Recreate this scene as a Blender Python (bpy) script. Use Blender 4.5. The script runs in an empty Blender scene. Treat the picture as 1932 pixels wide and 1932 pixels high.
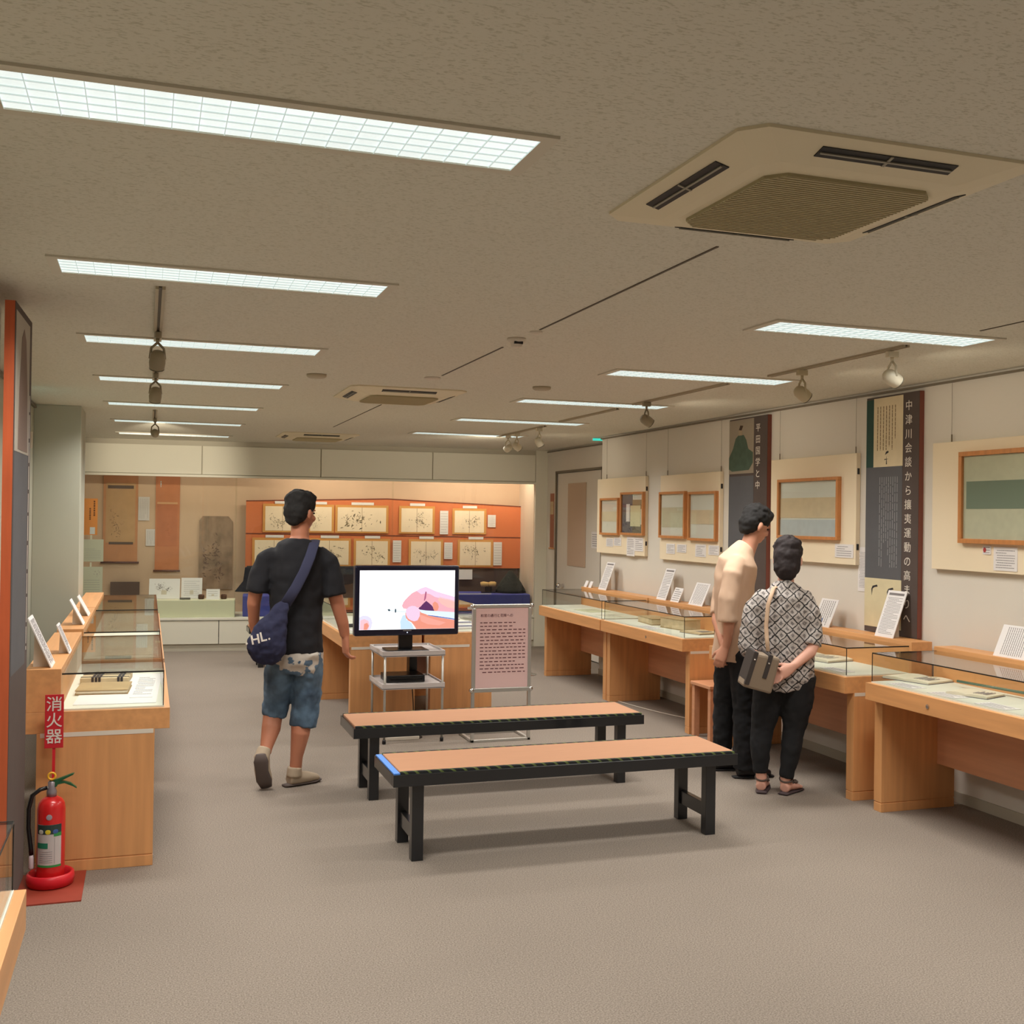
import bpy, bmesh, math, random
from mathutils import Vector, Matrix, Euler
C = bpy.context.scene.collection
sc = bpy.context.scene
PI = math.pi
random.seed(7)

# ------------------------------------------------------------------ camera
def make_camera():
    yaw, pit, rol = 0.325, 0.0062, 0.014
    R0 = Vector((math.cos(yaw), -math.sin(yaw), 0))
    U0 = Vector((-math.sin(yaw)*math.sin(pit), -math.cos(yaw)*math.sin(pit), math.cos(pit)))
    F = Vector((math.sin(yaw)*math.cos(pit), math.cos(yaw)*math.cos(pit), math.sin(pit)))
    R = R0*math.cos(rol) + U0*math.sin(rol)
    U = -R0*math.sin(rol) + U0*math.cos(rol)
    cam = bpy.data.cameras.new('camera'); o = bpy.data.objects.new('camera', cam); C.objects.link(o)
    cam.sensor_width = 36; cam.lens = 2039.6*36/1932; cam.clip_start = .05; cam.clip_end = 60
    m = Matrix((R, U, -F)).transposed().to_4x4(); m.translation = Vector((0, 0, 1.6))
    o.matrix_world = m
    sc.camera = o
make_camera()

# ------------------------------------------------------------------ world, exposure
w = bpy.data.worlds.new('world'); sc.world = w; w.use_nodes = True
w.node_tree.nodes['Background'].inputs[0].default_value = (.5, .48, .44, 1)
w.node_tree.nodes['Background'].inputs[1].default_value = .02
sc.view_settings.view_transform = 'Standard'; sc.view_settings.look = 'None'
sc.view_settings.gamma = 1; sc.view_settings.use_curve_mapping = False
sc.view_settings.exposure = 0.16
sc.cycles.max_bounces = 8; sc.cycles.diffuse_bounces = 5; sc.cycles.transparent_max_bounces = 16
sc.cycles.caustics_reflective = False; sc.cycles.caustics_refractive = False
sc.cycles.sample_clamp_indirect = 4
sc.cycles.use_denoising = True

LAMP_POWER = 19.0
LAMP_COL = (1.0, .965, .90)
H = 2.459            # ceiling height

# ------------------------------------------------------------------ materials
def lin(c):
    c = c/255.0
    return c/12.92 if c <= .04045 else ((c+.055)/1.055)**2.4
def S(r, g, b): return (lin(r), lin(g), lin(b), 1)
MATS = {}
def mat(name, col, rough=.6, metal=0, noise=None, bump=None, emis=None, spec=.5, coat=0):
    if name in MATS: return MATS[name]
    m = bpy.data.materials.new(name); m.use_nodes = True; nt = m.node_tree
    b = nt.nodes['Principled BSDF']
    b.inputs['Base Color'].default_value = S(*col); b.inputs['Roughness'].default_value = rough
    b.inputs['Metallic'].default_value = metal; b.inputs['Specular IOR Level'].default_value = spec
    b.inputs['Coat Weight'].default_value = coat
    tc = nt.nodes.new('ShaderNodeTexCoord')
    if noise:
        sx, sy, sz, scale, amt = noise
        mp = nt.nodes.new('ShaderNodeMapping'); mp.inputs['Scale'].default_value = (sx, sy, sz)
        n = nt.nodes.new('ShaderNodeTexNoise'); n.inputs['Scale'].default_value = scale; n.inputs['Detail'].default_value = 4
        r = nt.nodes.new('ShaderNodeValToRGB')
        c = S(*col)
        r.color_ramp.elements[0].position = .3; r.color_ramp.elements[1].position = .7
        r.color_ramp.elements[0].color = tuple(v*(1-amt) for v in c[:3])+(1,)
        r.color_ramp.elements[1].color = tuple(min(1, v*(1+amt)) for v in c[:3])+(1,)
        nt.links.new(tc.outputs['Object'], mp.inputs[0]); nt.links.new(mp.outputs[0], n.inputs[0])
        nt.links.new(n.outputs[0], r.inputs[0]); nt.links.new(r.outputs[0], b.inputs['Base Color'])
    if bump:
        scale, st, dist = bump
        n2 = nt.nodes.new('ShaderNodeTexNoise'); n2.inputs['Scale'].default_value = scale; n2.inputs['Detail'].default_value = 3
        bp = nt.nodes.new('ShaderNodeBump'); bp.inputs['Strength'].default_value = st; bp.inputs['Distance'].default_value = dist
        nt.links.new(tc.outputs['Object'], n2.inputs[0]); nt.links.new(n2.outputs[0], bp.inputs['Height']); nt.links.new(bp.outputs[0], b.inputs['Normal'])
    if emis:
        b.inputs['Emission Color'].default_value = S(*emis[0]); b.inputs['Emission Strength'].default_value = emis[1]
    MATS[name] = m
    return m

def glass_mat(name, tint=(.975, .985, .975), ior=1.5):
    if name in MATS: return MATS[name]
    m = bpy.data.materials.new(name); m.use_nodes = True; nt = m.node_tree; nt.nodes.clear()
    o = nt.nodes.new('ShaderNodeOutputMaterial'); mx = nt.nodes.new('ShaderNodeMixShader')
    t = nt.nodes.new('ShaderNodeBsdfTransparent'); g = nt.nodes.new('ShaderNodeBsdfGlossy'); lw = nt.nodes.new('ShaderNodeLayerWeight'); pw = nt.nodes.new('ShaderNodeMath'); pw.operation = 'POWER'; pw.inputs[1].default_value = 5
    f = nt.nodes.new('ShaderNodeMath'); f.operation = 'MULTIPLY_ADD'; r0 = ((ior-1)/(ior+1))**2; f.inputs[1].default_value = 1-r0; f.inputs[2].default_value = r0
    t.inputs[0].default_value = tint+(1,); g.inputs['Roughness'].default_value = 0.0
    lw.inputs[0].default_value = .5; nt.links.new(lw.outputs['Facing'], pw.inputs[0]); nt.links.new(pw.outputs[0], f.inputs[0])
    nt.links.new(f.outputs[0], mx.inputs[0]); nt.links.new(t.outputs[0], mx.inputs[1]); nt.links.new(g.outputs[0], mx.inputs[2]); nt.links.new(mx.outputs[0], o.inputs[0])
    MATS[name] = m
    return m

WOOD = (215, 156, 102)
wood_v = mat('maple_vertical', WOOD, .42, noise=(9, 9, .5, 3, .10))
wood_h = mat('maple_horizontal', WOOD, .42, noise=(9, .5, 9, 3, .10))
wood_under = mat('maple_red_panel', (206, 148, 112), .45, noise=(9, .5, 9, 3, .08))
frame_wood = mat('frame_wood', (196, 132, 78), .4, noise=(9, 9, 2, 5, .12))
red_wood = mat('red_brown_wood', (196, 92, 52), .5, noise=(8, 8, .8, 4, .12))
case_cloth = mat('case_cloth', (222, 222, 208), .9, bump=(300, .1, .002))
paper = mat('paper_white', (232, 228, 228), .8)
paper_y = mat('paper_cream', (226, 218, 196), .8, noise=(1, 1, 1, 6, .08))
paper_t = mat('paper_tan', (204, 184, 148), .85, noise=(1, 1, 1, 14, .14))
ink = mat('ink_black', (46, 42, 44), .8)
ink_grey = mat('ink_grey', (128, 122, 122), .8)
ink_soft = mat('ink_soft', (150, 146, 148), .8)
black_lac = mat('black_lacquer', (24, 26, 30), .3, coat=.3)
black_pl = mat('black_plastic', (14, 14, 18), .3)
navy_pl = mat('navy_plastic', (22, 24, 48), .25)
white_pl = mat('white_enamel', (214, 204, 190), .5)
wall_m = mat('wall_cloth_paint', (220, 214, 204), .85, noise=(1, 1, 1, 1.2, .03), bump=(260, .12, .003))
grey_wall = mat('grey_green_paint', (186, 185, 170), .85, noise=(1, 1, 1, 1.5, .03), bump=(220, .1, .003))
panel_m = mat('display_panel_paint', (222, 219, 204), .6)
plinth_m = mat('plinth_paint', (186, 180, 164), .6)
niche_m = mat('niche_cloth', (202, 174, 150), .9, noise=(1, 1, 1, 2, .04), bump=(260, .12, .003))
niche_side_m = mat('niche_side_paint', (222, 204, 186), .8)
trim_m = mat('dark_joint', (84, 74, 60), .6)
rail_m = mat('rail_bronze', (120, 110, 94), .5)
alu = mat('brushed_aluminium', (196, 194, 188), .35, metal=.6)
chrome = mat('chrome', (220, 220, 220), .15, metal=1)
board_m = mat('cream_board', (238, 222, 194), .8, noise=(1, 1, 1, 2, .03))
glass = glass_mat('case_glass'); clear = glass_mat('picture_glass', (.97, .98, .97), 1.35)
niche_glass = glass_mat('showcase_glass', (.95, .97, .95), 1.35)
edge_black = mat('glass_edge_black', (20, 18, 18), .4)
edge_green = mat('glass_edge_green', (110, 128, 104), .3)
wire_m = mat('wire_dark', (120, 108, 92), .5)
text_white = mat('letter_white', (226, 218, 208), .8)
skin = mat('skin', (206, 148, 122), .55)
skin_tan = mat('skin_tan', (186, 122, 94), .55)
skin_pale = mat('skin_pale', (222, 168, 148), .55)
hair_m = mat('black_hair', (24, 22, 22), .85, noise=(6, 6, 1, 30, .3))
hair_b = mat('dark_brown_hair', (34, 24, 26), .8, noise=(6, 6, 1, 30, .3))

def ceiling_mat():
    m = mat('ceiling_rock_wool', (212, 210, 198), .95)
    nt = m.node_tree; b = nt.nodes['Principled BSDF']
    tc = nt.nodes.new('ShaderNodeTexCoord'); mp = nt.nodes.new('ShaderNodeMapping'); mp.inputs['Scale'].default_value = (34, 90, 1)
    n = nt.nodes.new('ShaderNodeTexNoise'); n.inputs['Scale'].default_value = 2.2; n.inputs['Detail'].default_value = 5
    r = nt.nodes.new('ShaderNodeValToRGB'); r.color_ramp.elements[0].position = .36; r.color_ramp.elements[1].position = .46
    r.color_ramp.elements[0].color = S(190, 187, 170); r.color_ramp.elements[1].color = S(213, 210, 197)
    bp = nt.nodes.new('ShaderNodeBump'); bp.inputs['Strength'].default_value = .12; bp.inputs['Distance'].default_value = .002
    nt.links.new(tc.outputs['Object'], mp.inputs[0]); nt.links.new(mp.outputs[0], n.inputs[0]); nt.links.new(n.outputs[0], r.inputs[0])
    nt.links.new(r.outputs[0], b.inputs['Base Color']); nt.links.new(n.outputs[0], bp.inputs['Height']); nt.links.new(bp.outputs[0], b.inputs['Normal'])
    return m
def carpet_mat():
    m = mat('carpet_loop', (150, 140, 130), .97, spec=.1)
    nt = m.node_tree; b = nt.nodes['Principled BSDF']
    tc = nt.nodes.new('ShaderNodeTexCoord')
    n = nt.nodes.new('ShaderNodeTexNoise'); n.inputs['Scale'].default_value = 170; n.inputs['Detail'].default_value = 2
    n2 = nt.nodes.new('ShaderNodeTexNoise'); n2.inputs['Scale'].default_value = 1.3; n2.inputs['Detail'].default_value = 3
    mix = nt.nodes.new('ShaderNodeMixRGB'); mix.blend_type = 'MULTIPLY'; mix.inputs[0].default_value = 1
    r = nt.nodes.new('ShaderNodeValToRGB'); r.color_ramp.elements[0].position = .3; r.color_ramp.elements[1].position = .7
    r.color_ramp.elements[0].color = S(118, 108, 99); r.color_ramp.elements[1].color = S(158, 147, 136)
    r2 = nt.nodes.new('ShaderNodeValToRGB'); r2.color_ramp.elements[0].position = .3; r2.color_ramp.elements[1].position = .7
    r2.color_ramp.elements[0].color = (.93, .93, .93, 1); r2.color_ramp.elements[1].color = (1, 1, 1, 1)
    bp = nt.nodes.new('ShaderNodeBump'); bp.inputs['Strength'].default_value = .5; bp.inputs['Distance'].default_value = .004
    L = nt.links.new
    L(tc.outputs['Object'], n.inputs[0]); L(tc.outputs['Object'], n2.inputs[0]); L(n.outputs[0], r.inputs[0]); L(n2.outputs[0], r2.inputs[0])
    L(r.outputs[0], mix.inputs[1]); L(r2.outputs[0], mix.inputs[2]); L(mix.outputs[0], b.inputs['Base Color'])
    L(n.outputs[0], bp.inputs['Height']); L(bp.outputs[0], b.inputs['Normal'])
    return m
def snake_mat():
    m = mat('scale_print_blouse', (196, 188, 184), .85)
    nt = m.node_tree; b = nt.nodes['Principled BSDF']; L = nt.links.new
    tc = nt.nodes.new('ShaderNodeTexCoord'); mp = nt.nodes.new('ShaderNodeMapping')
    mp.inputs['Rotation'].default_value = (0, PI/4, 0); mp.inputs['Scale'].default_value = (21, .01, 21)
    nz = nt.nodes.new('ShaderNodeTexNoise'); nz.inputs['Scale'].default_value = 26
    ad = nt.nodes.new('ShaderNodeMixRGB'); ad.blend_type = 'LINEAR_LIGHT'; ad.inputs[0].default_value = .012
    v = nt.nodes.new('ShaderNodeTexVoronoi'); v.feature = 'DISTANCE_TO_EDGE'; v.inputs['Scale'].default_value = 1; v.inputs['Randomness'].default_value = .12
    r = nt.nodes.new('ShaderNodeValToRGB'); e = r.color_ramp.elements
    e[0].position = .0; e[0].color = S(30, 28, 30); e[1].position = .5; e[1].color = S(176, 168, 166)
    a = e.new(.045); a.color = S(46, 44, 46); a = e.new(.09); a.color = S(208, 200, 196); a = e.new(.3); a.color = S(196, 188, 184); a = e.new(.38); a.color = S(110, 104, 104)
    nz2 = nt.nodes.new('ShaderNodeTexNoise'); nz2.inputs['Scale'].default_value = 110
    mx = nt.nodes.new('ShaderNodeMixRGB'); mx.blend_type = 'MULTIPLY'; mx.inputs[0].default_value = .7
    L(tc.outputs['Object'], ad.inputs[1]); L(nz.outputs['Color'], ad.inputs[2]); L(ad.outputs[0], mp.inputs[0]); L(mp.outputs[0], v.inputs['Vector'])
    L(tc.outputs['Object'], nz.inputs[0]); L(tc.outputs['Object'], nz2.inputs[0]); L(v.outputs['Distance'], r.inputs[0]); L(r.outputs[0], mx.inputs[1]); L(nz2.outputs[0], mx.inputs[2])
    sc_ = nt.nodes.new('ShaderNodeMixRGB'); sc_.blend_type = 'ADD'; sc_.inputs[0].default_value = .12; L(mx.outputs[0], sc_.inputs[1]); L(r.outputs[0], sc_.inputs[2])
    L(sc_.outputs[0], b.inputs['Base Color'])
    return m
def denim_mat():
    m = mat('bleached_denim', (66, 88, 112), .9)
    nt = m.node_tree; b = nt.nodes['Principled BSDF']; L = nt.links.new
    tc = nt.nodes.new('ShaderNodeTexCoord'); n = nt.nodes.new('ShaderNodeTexNoise'); n.inputs['Scale'].default_value = 8; n.inputs['Detail'].default_value = 6
    r = nt.nodes.new('ShaderNodeValToRGB'); r.color_ramp.elements[0].position = .3; r.color_ramp.elements[1].position = .72
    r.color_ramp.elements[0].color = S(46, 62, 82); r.color_ramp.elements[1].color = S(104, 130, 154)
    # worn white patches over the seat: a height band broken up by noise
    sep = nt.nodes.new('ShaderNodeSeparateXYZ'); n2 = nt.nodes.new('ShaderNodeTexNoise'); n2.inputs['Scale'].default_value = 11; n2.inputs['Detail'].default_value = 5
    ma = nt.nodes.new('ShaderNodeMath'); ma.operation = 'MULTIPLY_ADD'; ma.inputs[1].default_value = .55; 
    r2 = nt.nodes.new('ShaderNodeValToRGB'); r2.color_ramp.elements[0].position = .995; r2.color_ramp.elements[1].position = 1.0
    r2.color_ramp.elements[0].color = (0, 0, 0, 1); r2.color_ramp.elements[1].color = (1, 1, 1, 1)
    mx = nt.nodes.new('ShaderNodeMixRGB'); mx.inputs[2].default_value = S(188, 180, 170)
    L(tc.outputs['Object'], n.inputs[0]); L(tc.outputs['Object'], n2.inputs[0]); L(tc.outputs['Object'], sep.inputs[0]); L(n.outputs[0], r.inputs[0])
    L(n2.outputs[0], ma.inputs[0]); L(sep.outputs[2], ma.inputs[2]); L(ma.outputs[0], r2.inputs[0])
    L(r2.outputs[0], mx.inputs[0]); L(r.outputs[0], mx.inputs[1]); L(mx.outputs[0], b.inputs['Base Color'])
    return m
def brocade_mat():
    m = mat('brocade_edging', (24, 28, 30), .8)
    nt = m.node_tree; b = nt.nodes['Principled BSDF']; L = nt.links.new
    tc = nt.nodes.new('ShaderNodeTexCoord'); wv = nt.nodes.new('ShaderNodeTexWave'); wv.bands_direction = 'DIAGONAL'; wv.inputs['Scale'].default_value = 11; wv.inputs['Distortion'].default_value = 1.5
    r = nt.nodes.new('ShaderNodeValToRGB'); e = r.color_ramp.elements; r.color_ramp.interpolation = 'CONSTANT'
    e[0].position = 0; e[0].color = S(22, 26, 28); e[1].position = .84; e[1].color = S(92, 106, 56)
    L(tc.outputs['Object'], wv.inputs[0]); L(wv.outputs[0], r.inputs[0]); L(r.outputs[0], b.inputs['Base Color'])
    return m

# ------------------------------------------------------------------ mesh helpers
class MB:
    def __init__(s): s.bm = bmesh.new()
    def box(s, x0, x1, y0, y1, z0, z1, M=None):
        vs = [s.bm.verts.new((x, y, z)) for x in (x0, x1) for y in (y0, y1) for z in (z0, z1)]
        for f in ((0, 1, 3, 2), (4, 6, 7, 5), (0, 4, 5, 1), (2, 3, 7, 6), (0, 2, 6, 4), (1, 5, 7, 3)): s.bm.faces.new([vs[i] for i in f])
        if M: bmesh.ops.transform(s.bm, matrix=M, verts=vs)
        return s
    def prism(s, pts, y0, y1, M=None, axis='y'):
        f = {'y': lambda a, b, t: (a, t, b), 'z': lambda a, b, t: (a, b, t), 'x': lambda a, b, t: (t, a, b)}[axis]
        A = [s.bm.verts.new(f(a, b, y0)) for a, b in pts]; B = [s.bm.verts.new(f(a, b, y1)) for a, b in pts]
        n = len(pts); s.bm.faces.new(A); s.bm.faces.new(B[::-1])
        for i in range(n): s.bm.faces.new([A[i], B[i], B[(i+1) % n], A[(i+1) % n]])
        if M: bmesh.ops.transform(s.bm, matrix=M, verts=A+B)
        return s
    def tube(s, pts, seg=14, side=(1, 0, 0)):
        """pts: (x,y,z,r) or (x,y,z,rx,ry): elliptical rings along a path, capped"""
        P = [Vector(p[:3]) for p in pts]; rings = []
        for i, p in enumerate(pts):
            d = (P[min(i+1, len(P)-1)]-P[max(i-1, 0)]).normalized()
            sd = Vector(side); sd = sd-d*sd.dot(d)
            if sd.length < .15: sd = Vector((0, 1, 0)) if abs(d.y) < .9 else Vector((0, 0, 1)); sd = sd-d*sd.dot(d)
            sd.normalize(); up = d.cross(sd)
            rx = p[3]; ry = p[4] if len(p) > 4 else p[3]
            rings.append([s.bm.verts.new(P[i]+sd*rx*math.cos(a)+up*ry*math.sin(a)) for a in [2*PI*k/seg for k in range(seg)]])
        for a, b in zip(rings, rings[1:]):
            for k in range(seg): s.bm.faces.new([a[k], a[(k+1) % seg], b[(k+1) % seg], b[k]])
        s.bm.faces.new(rings[0][::-1]); s.bm.faces.new(rings[-1])
        return s
    def cyl(s, a, b, r, seg=12): return s.tube([tuple(a)+(r,), tuple(b)+(r,)], seg)
    def ell(s, c, r, rot=(0, 0, 0), u=16, v=10):
        M = Matrix.Translation(c) @ Euler(rot).to_matrix().to_4x4() @ Matrix.Diagonal((r[0], r[1], r[2], 1))
        bmesh.ops.create_uvsphere(s.bm, u_segments=u, v_segments=v, radius=1, matrix=M)
        return s
    def lathe(s, prof, c=(0, 0, 0), seg=24, M=None):
        rings = []; allv = []
        for r, z in prof:
            ring = [s.bm.verts.new((c[0]+r*math.cos(2*PI*k/seg), c[1]+r*math.sin(2*PI*k/seg), c[2]+z)) for k in range(seg)]; rings.append(ring); allv += ring
        for a, b in zip(rings, rings[1:]):
            for k in range(seg): s.bm.faces.new([a[k], a[(k+1) % seg], b[(k+1) % seg], b[k]])
        s.bm.faces.new(rings[0][::-1]); s.bm.faces.new(rings[-1])
        if M: bmesh.ops.transform(s.bm, matrix=M, verts=allv)
        return s
    def torus(s, c, R, r, M=None, su=24, sv=8):
        g = [[s.bm.verts.new((c[0]+(R+r*math.cos(b))*math.cos(a), c[1]+(R+r*math.cos(b))*math.sin(a), c[2]+r*math.sin(b))) for b in [2*PI*j/sv for j in range(sv)]] for a in [2*PI*i/su for i in range(su)]]
        for i in range(su):
            for j in range(sv): s.bm.faces.new([g[i][j], g[(i+1) % su][j], g[(i+1) % su][(j+1) % sv], g[i][(j+1) % sv]])
        if M: bmesh.ops.transform(s.bm, matrix=M, verts=[v for q in g for v in q])
        return s
    def build(s, name, m, parent=None, bevel=0, smooth=False, kind=None, label=None):
        bmesh.ops.recalc_face_normals(s.bm, faces=s.bm.faces)
        me = bpy.data.meshes.new(name); s.bm.to_mesh(me); s.bm.free()
        if smooth:
            for p in me.polygons: p.use_smooth = True
        me.materials.append(m)
        o = bpy.data.objects.new(name, me); C.objects.link(o)
        if parent: o.parent = parent
        if bevel:
            b = o.modifiers.new('bevel', 'BEVEL'); b.width = bevel; b.segments = 2; b.limit_method = 'ANGLE'
        if kind: o['kind'] = kind
        if label: o['label'] = label
        return o
def thing(name, label, cat, loc=(0, 0, 0), rz=0, group=None):
    o = bpy.data.objects.new(name, None); C.objects.link(o); o.empty_display_size = .1
    o.location = loc; o.rotation_euler = (0, 0, rz); o['label'] = label; o['category'] = cat
    if group: o['group'] = group
    return o
def tag(o, label, cat, group=None):
    o['label'] = label; o['category'] = cat
    if group: o['group'] = group
    return o
def struct(name, mb, m, parent=None, **k): return mb.build(name, m, parent, kind='structure', **k)
def curve_to_mesh(cu, name, parent=None, loc=(0, 0, 0), rot=(0, 0, 0)):
    tmp = bpy.data.objects.new('tmp', cu); C.objects.link(tmp); dg = bpy.context.evaluated_depsgraph_get(); dg.update()
    me = bpy.data.meshes.new_from_object(tmp.evaluated_get(dg)); bpy.data.objects.remove(tmp)
    me.name = name; o = bpy.data.objects.new(name, me); C.objects.link(o)
    if parent: o.parent = parent
    o.location = loc; o.rotation_euler = rot
    return o
def text(body, size, parent, loc, rot, m, name='lettering', extrude=.0008, offset=0, align='LEFT', spacing=1.0):
    cu = bpy.data.curves.new(name, 'FONT'); cu.body = body; cu.size = size; cu.extrude = extrude; cu.offset = offset
    cu.align_x = align; cu.space_line = spacing; cu.materials.append(m)
    return curve_to_mesh(cu, name, parent, loc, rot)
FR = (PI/2, 0, 0)     # text standing up, read from local -Y
def lines(parent, x0, x1, z0, z1, n, m=None, y=-.001, th=.28, M=None, vertical=False, name='printed_lines', fill=.85):
    mb = MB(); rnd = random.Random(int((x1-x0)*9999)+n)
    if vertical:
        p = (x1-x0)/n
        for i in range(n):
            xc = x0+p*(i+.5); z = z1
            e = z0+(z1-z0)*(0 if rnd.random() < .7 else rnd.random()*.4)
            while z > e+.002:
                l = rnd.uniform(.5, 1)*(z1-z0)*.12
                mb.box(xc-p*th/2, xc+p*th/2, y-.0006, y, max(e, z-l*fill), z, M); z -= l
    else:
        p = (z1-z0)/n
        for i in range(n):
            zc = z1-p*(i+.5); x = x0+(0 if rnd.random() > .2 else (x1-x0)*.06)
            e = x1-(0 if rnd.random() < .75 else rnd.random()*.5*(x1-x0))
            while x < e-.002:
                l = rnd.uniform(.5, 1)*(x1-x0)*.14
                mb.box(x, min(e, x+l*fill), y-.0006, y, zc-p*th/2, zc+p*th/2, M); x += l
    return mb.build(name, m or ink_grey, parent)
def strokes(parent, x0, x1, z0, z1, n, m=None, y=-.001, seed=1, M=None, name='ink_drawing', size=.05):
    mb = MB(); rnd = random.Random(seed); w_, h_ = x1-x0, z1-z0
    cl = [(rnd.uniform(x0+.15*w_, x1-.15*w_), rnd.uniform(z0+.15*h_, z1-.25*h_)) for _ in range(3)]
    for i in range(n):
        cx, cz = rnd.choice(cl); cx += rnd.gauss(0, w_*.09); cz += rnd.gauss(0, h_*.11)
        cx = min(max(cx, x0+.06*w_), x1-.06*w_); cz = min(max(cz, z0+.06*h_), z1-.06*h_)
        a = rnd.uniform(0, PI); l = rnd.uniform(.3, 1)*size*w_; t = l*rnd.uniform(.12, .4)
        d = (math.cos(a), math.sin(a)); e = (-d[1], d[0])
        pts = [(cx-d[0]*l, cz-d[1]*l), (cx+e[0]*t, cz+e[1]*t), (cx+d[0]*l, cz+d[1]*l), (cx-e[0]*t*.6, cz-e[1]*t*.6)]
        mb.prism(pts, y-.0006, y, M)
    return mb.build(name, m or ink_soft, parent)

# ------------------------------------------------------------------ room shell
RX = 4.46            # right wall
BYAW = -math.atan(.09)
struct('floor', MB().box(-3.3, 4.9, -2.7, 14.6, -.1, 0), carpet_mat())
struct('ceiling', MB().box(-3.3, 4.9, -2.7, 14.6, H, H+.1), ceiling_mat())
struct('wall_right', MB().box(RX, RX+.1, -2.7, 10.33, 0, H).box(RX+.1, 4.76, 10.25, 10.33, 0, H), wall_m)
struct('wall_right_recess', MB().box(4.76, 4.86, 10.25, 11.0, 0, H).box(4.76, 4.86, 12.45, 13.0, 0, H).box(4.76, 4.86, 11.0, 12.45, 2.19, H).box(4.84, 4.9, 11.0, 12.45, 0, 2.19), wall_m)
struct('wall_left', MB().box(-.97, -.87, 1.2, 14.6, 0, H), grey_wall)
struct('wall_left_pier', MB().box(-.87, -.60, 3.3, 5.02, 0, H), grey_wall)
struct('wall_left_column', MB().box(-.87, -.518, 9.36, 10.0, 0, H), grey_wall, bevel=.004)
struct('wall_left_rear', MB().box(-3.3, -3.2, -2.6, 1.2, 0, H).box(-3.3, -.87, 1.2, 1.3, 0, H), grey_wall)
struct('wall_rear', MB().box(-3.3, 4.9, -2.7, -2.6, 0, H), wall_m)
struct('trim_1', MB().box(RX-.02, RX, -2.6, 10.33, H-.026, H-.014).box(4.74, 4.76, 10.33, 12.72, H-.026, H-.014), rail_m)
struct('trim_2', MB().box(-.87, -.85, 5.02, 9.36, H-.032, H-.012), rail_m)
struct('baseboard_right', MB().box(RX-.012, RX, -2.6, 10.33, 0, .06).box(4.748, 4.76, 10.33, 11.0, 0, .06), plinth_m)
struct('baseboard_left', MB().box(-.87, -.858, 5.02, 9.36, 0, .06), plinth_m)
# ceiling joints and the access line down the middle
def slit(n, x, y0, y1, wd=.009): struct('trim_%d' % n, MB().box(x-wd/2, x+wd/2, y0, y1, H-.003, H+.001), trim_m)
slit(3, 1.672, 2.99, 4.60); slit(4, 1.672, 5.14, 6.32); slit(5, 1.68, 8.15, 10.4, .008); slit(6, 3.47, 3.3, 3.86, .008)

# the built-in wall showcase at the back (own frame: x along its face, y into it)
def back_place(o): o.location = (0, 13.2, 0); o.rotation_euler = (0, 0, BYAW); return o
seams = [-.9, .598, 1.968, 3.32, 4.632]
mb = MB()
for a, b in zip(seams, seams[1:]): mb.box(a+.006, b-.006, -.02, .02, 2.068, 2.40)
back_place(struct('wall_back', mb, panel_m, bevel=.002))
mb = MB().box(-.9, 4.64, .0, .03, 2.05, H).box(-.9, 4.64, .03, .06, 2.05, H)
back_place(struct('wall_back_header', mb, plinth_m))
back_place(struct('trim_7', MB().box(-.9, 4.632, -.03, .03, 2.035, 2.060), panel_m, bevel=.002))
back_place(struct('wall_back_post', MB().box(4.632, 4.79, -.02, .9, 0, H), panel_m, bevel=.003))
mb = MB()
cs = [-.9, -.28, .815, 1.91, 3.0, 4.1, 4.632]
for a, b in zip(cs, cs[1:]): mb.box(a+.004, b-.004, -.02, .02, .085, .355)
back_place(struct('wall_back_cabinet', mb, panel_m, bevel=.002))
back_place(struct('baseboard_back', MB().box(-.9, 4.632, .0, .03, 0, .08), plinth_m))
back_place(struct('trim_8', MB().box(-.9, 4.632, -.03, .82, .362, .39), panel_m, bevel=.003))
back_place(struct('wall_niche_back', MB().box(-.9, 4.9, .8, .86, .39, H), niche_m))
back_place(struct('wall_niche_side', MB().box(4.625, 4.65, .03, .8, .39, H).box(-.95, -.9, .03, .8, .39, H), niche_side_m))
back_place(struct('ceiling_niche', MB().box(-.9, 4.64, .06, .8, 2.40, 2.42), panel_m))
mb = MB()
for a, b in ((-.88, 1.0), (.98, 2.85), (2.83, 4.62)): mb.box(a, b, .012, .018, .392, 2.045)
back_place(struct('window_1', mb, niche_glass))

# the door in the recess on the right, its frame and the strip beside it
dr = struct('door_1', MB().box(4.775, 4.81, 11.03, 12.42, .01, 2.16), wall_m, bevel=.003)
MB().box(4.768, 4.776, 11.5, 12.06, 1.05, 2.03).build('door_panel', mat('door_insert', (196, 172, 150), .7), dr)
MB().lathe([(.02, 0), (.022, .01), (.012, .03), (.03, .05), (.032, .07), (.02, .085), (.002, .088)], M=Matrix.Translation((4.775, 12.19, .80)) @ Matrix.Rotation(-PI/2, 4, 'Y')).build('door_knob', chrome, dr, smooth=True)
struct('trim_9', MB().box(4.752, 4.762, 12.42, 12.45, 0, 2.19).box(4.752, 4.762, 11.0, 11.03, 0, 2.19).box(4.752, 4.762, 11.0, 12.45, 2.165, 2.19), rail_m)

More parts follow.
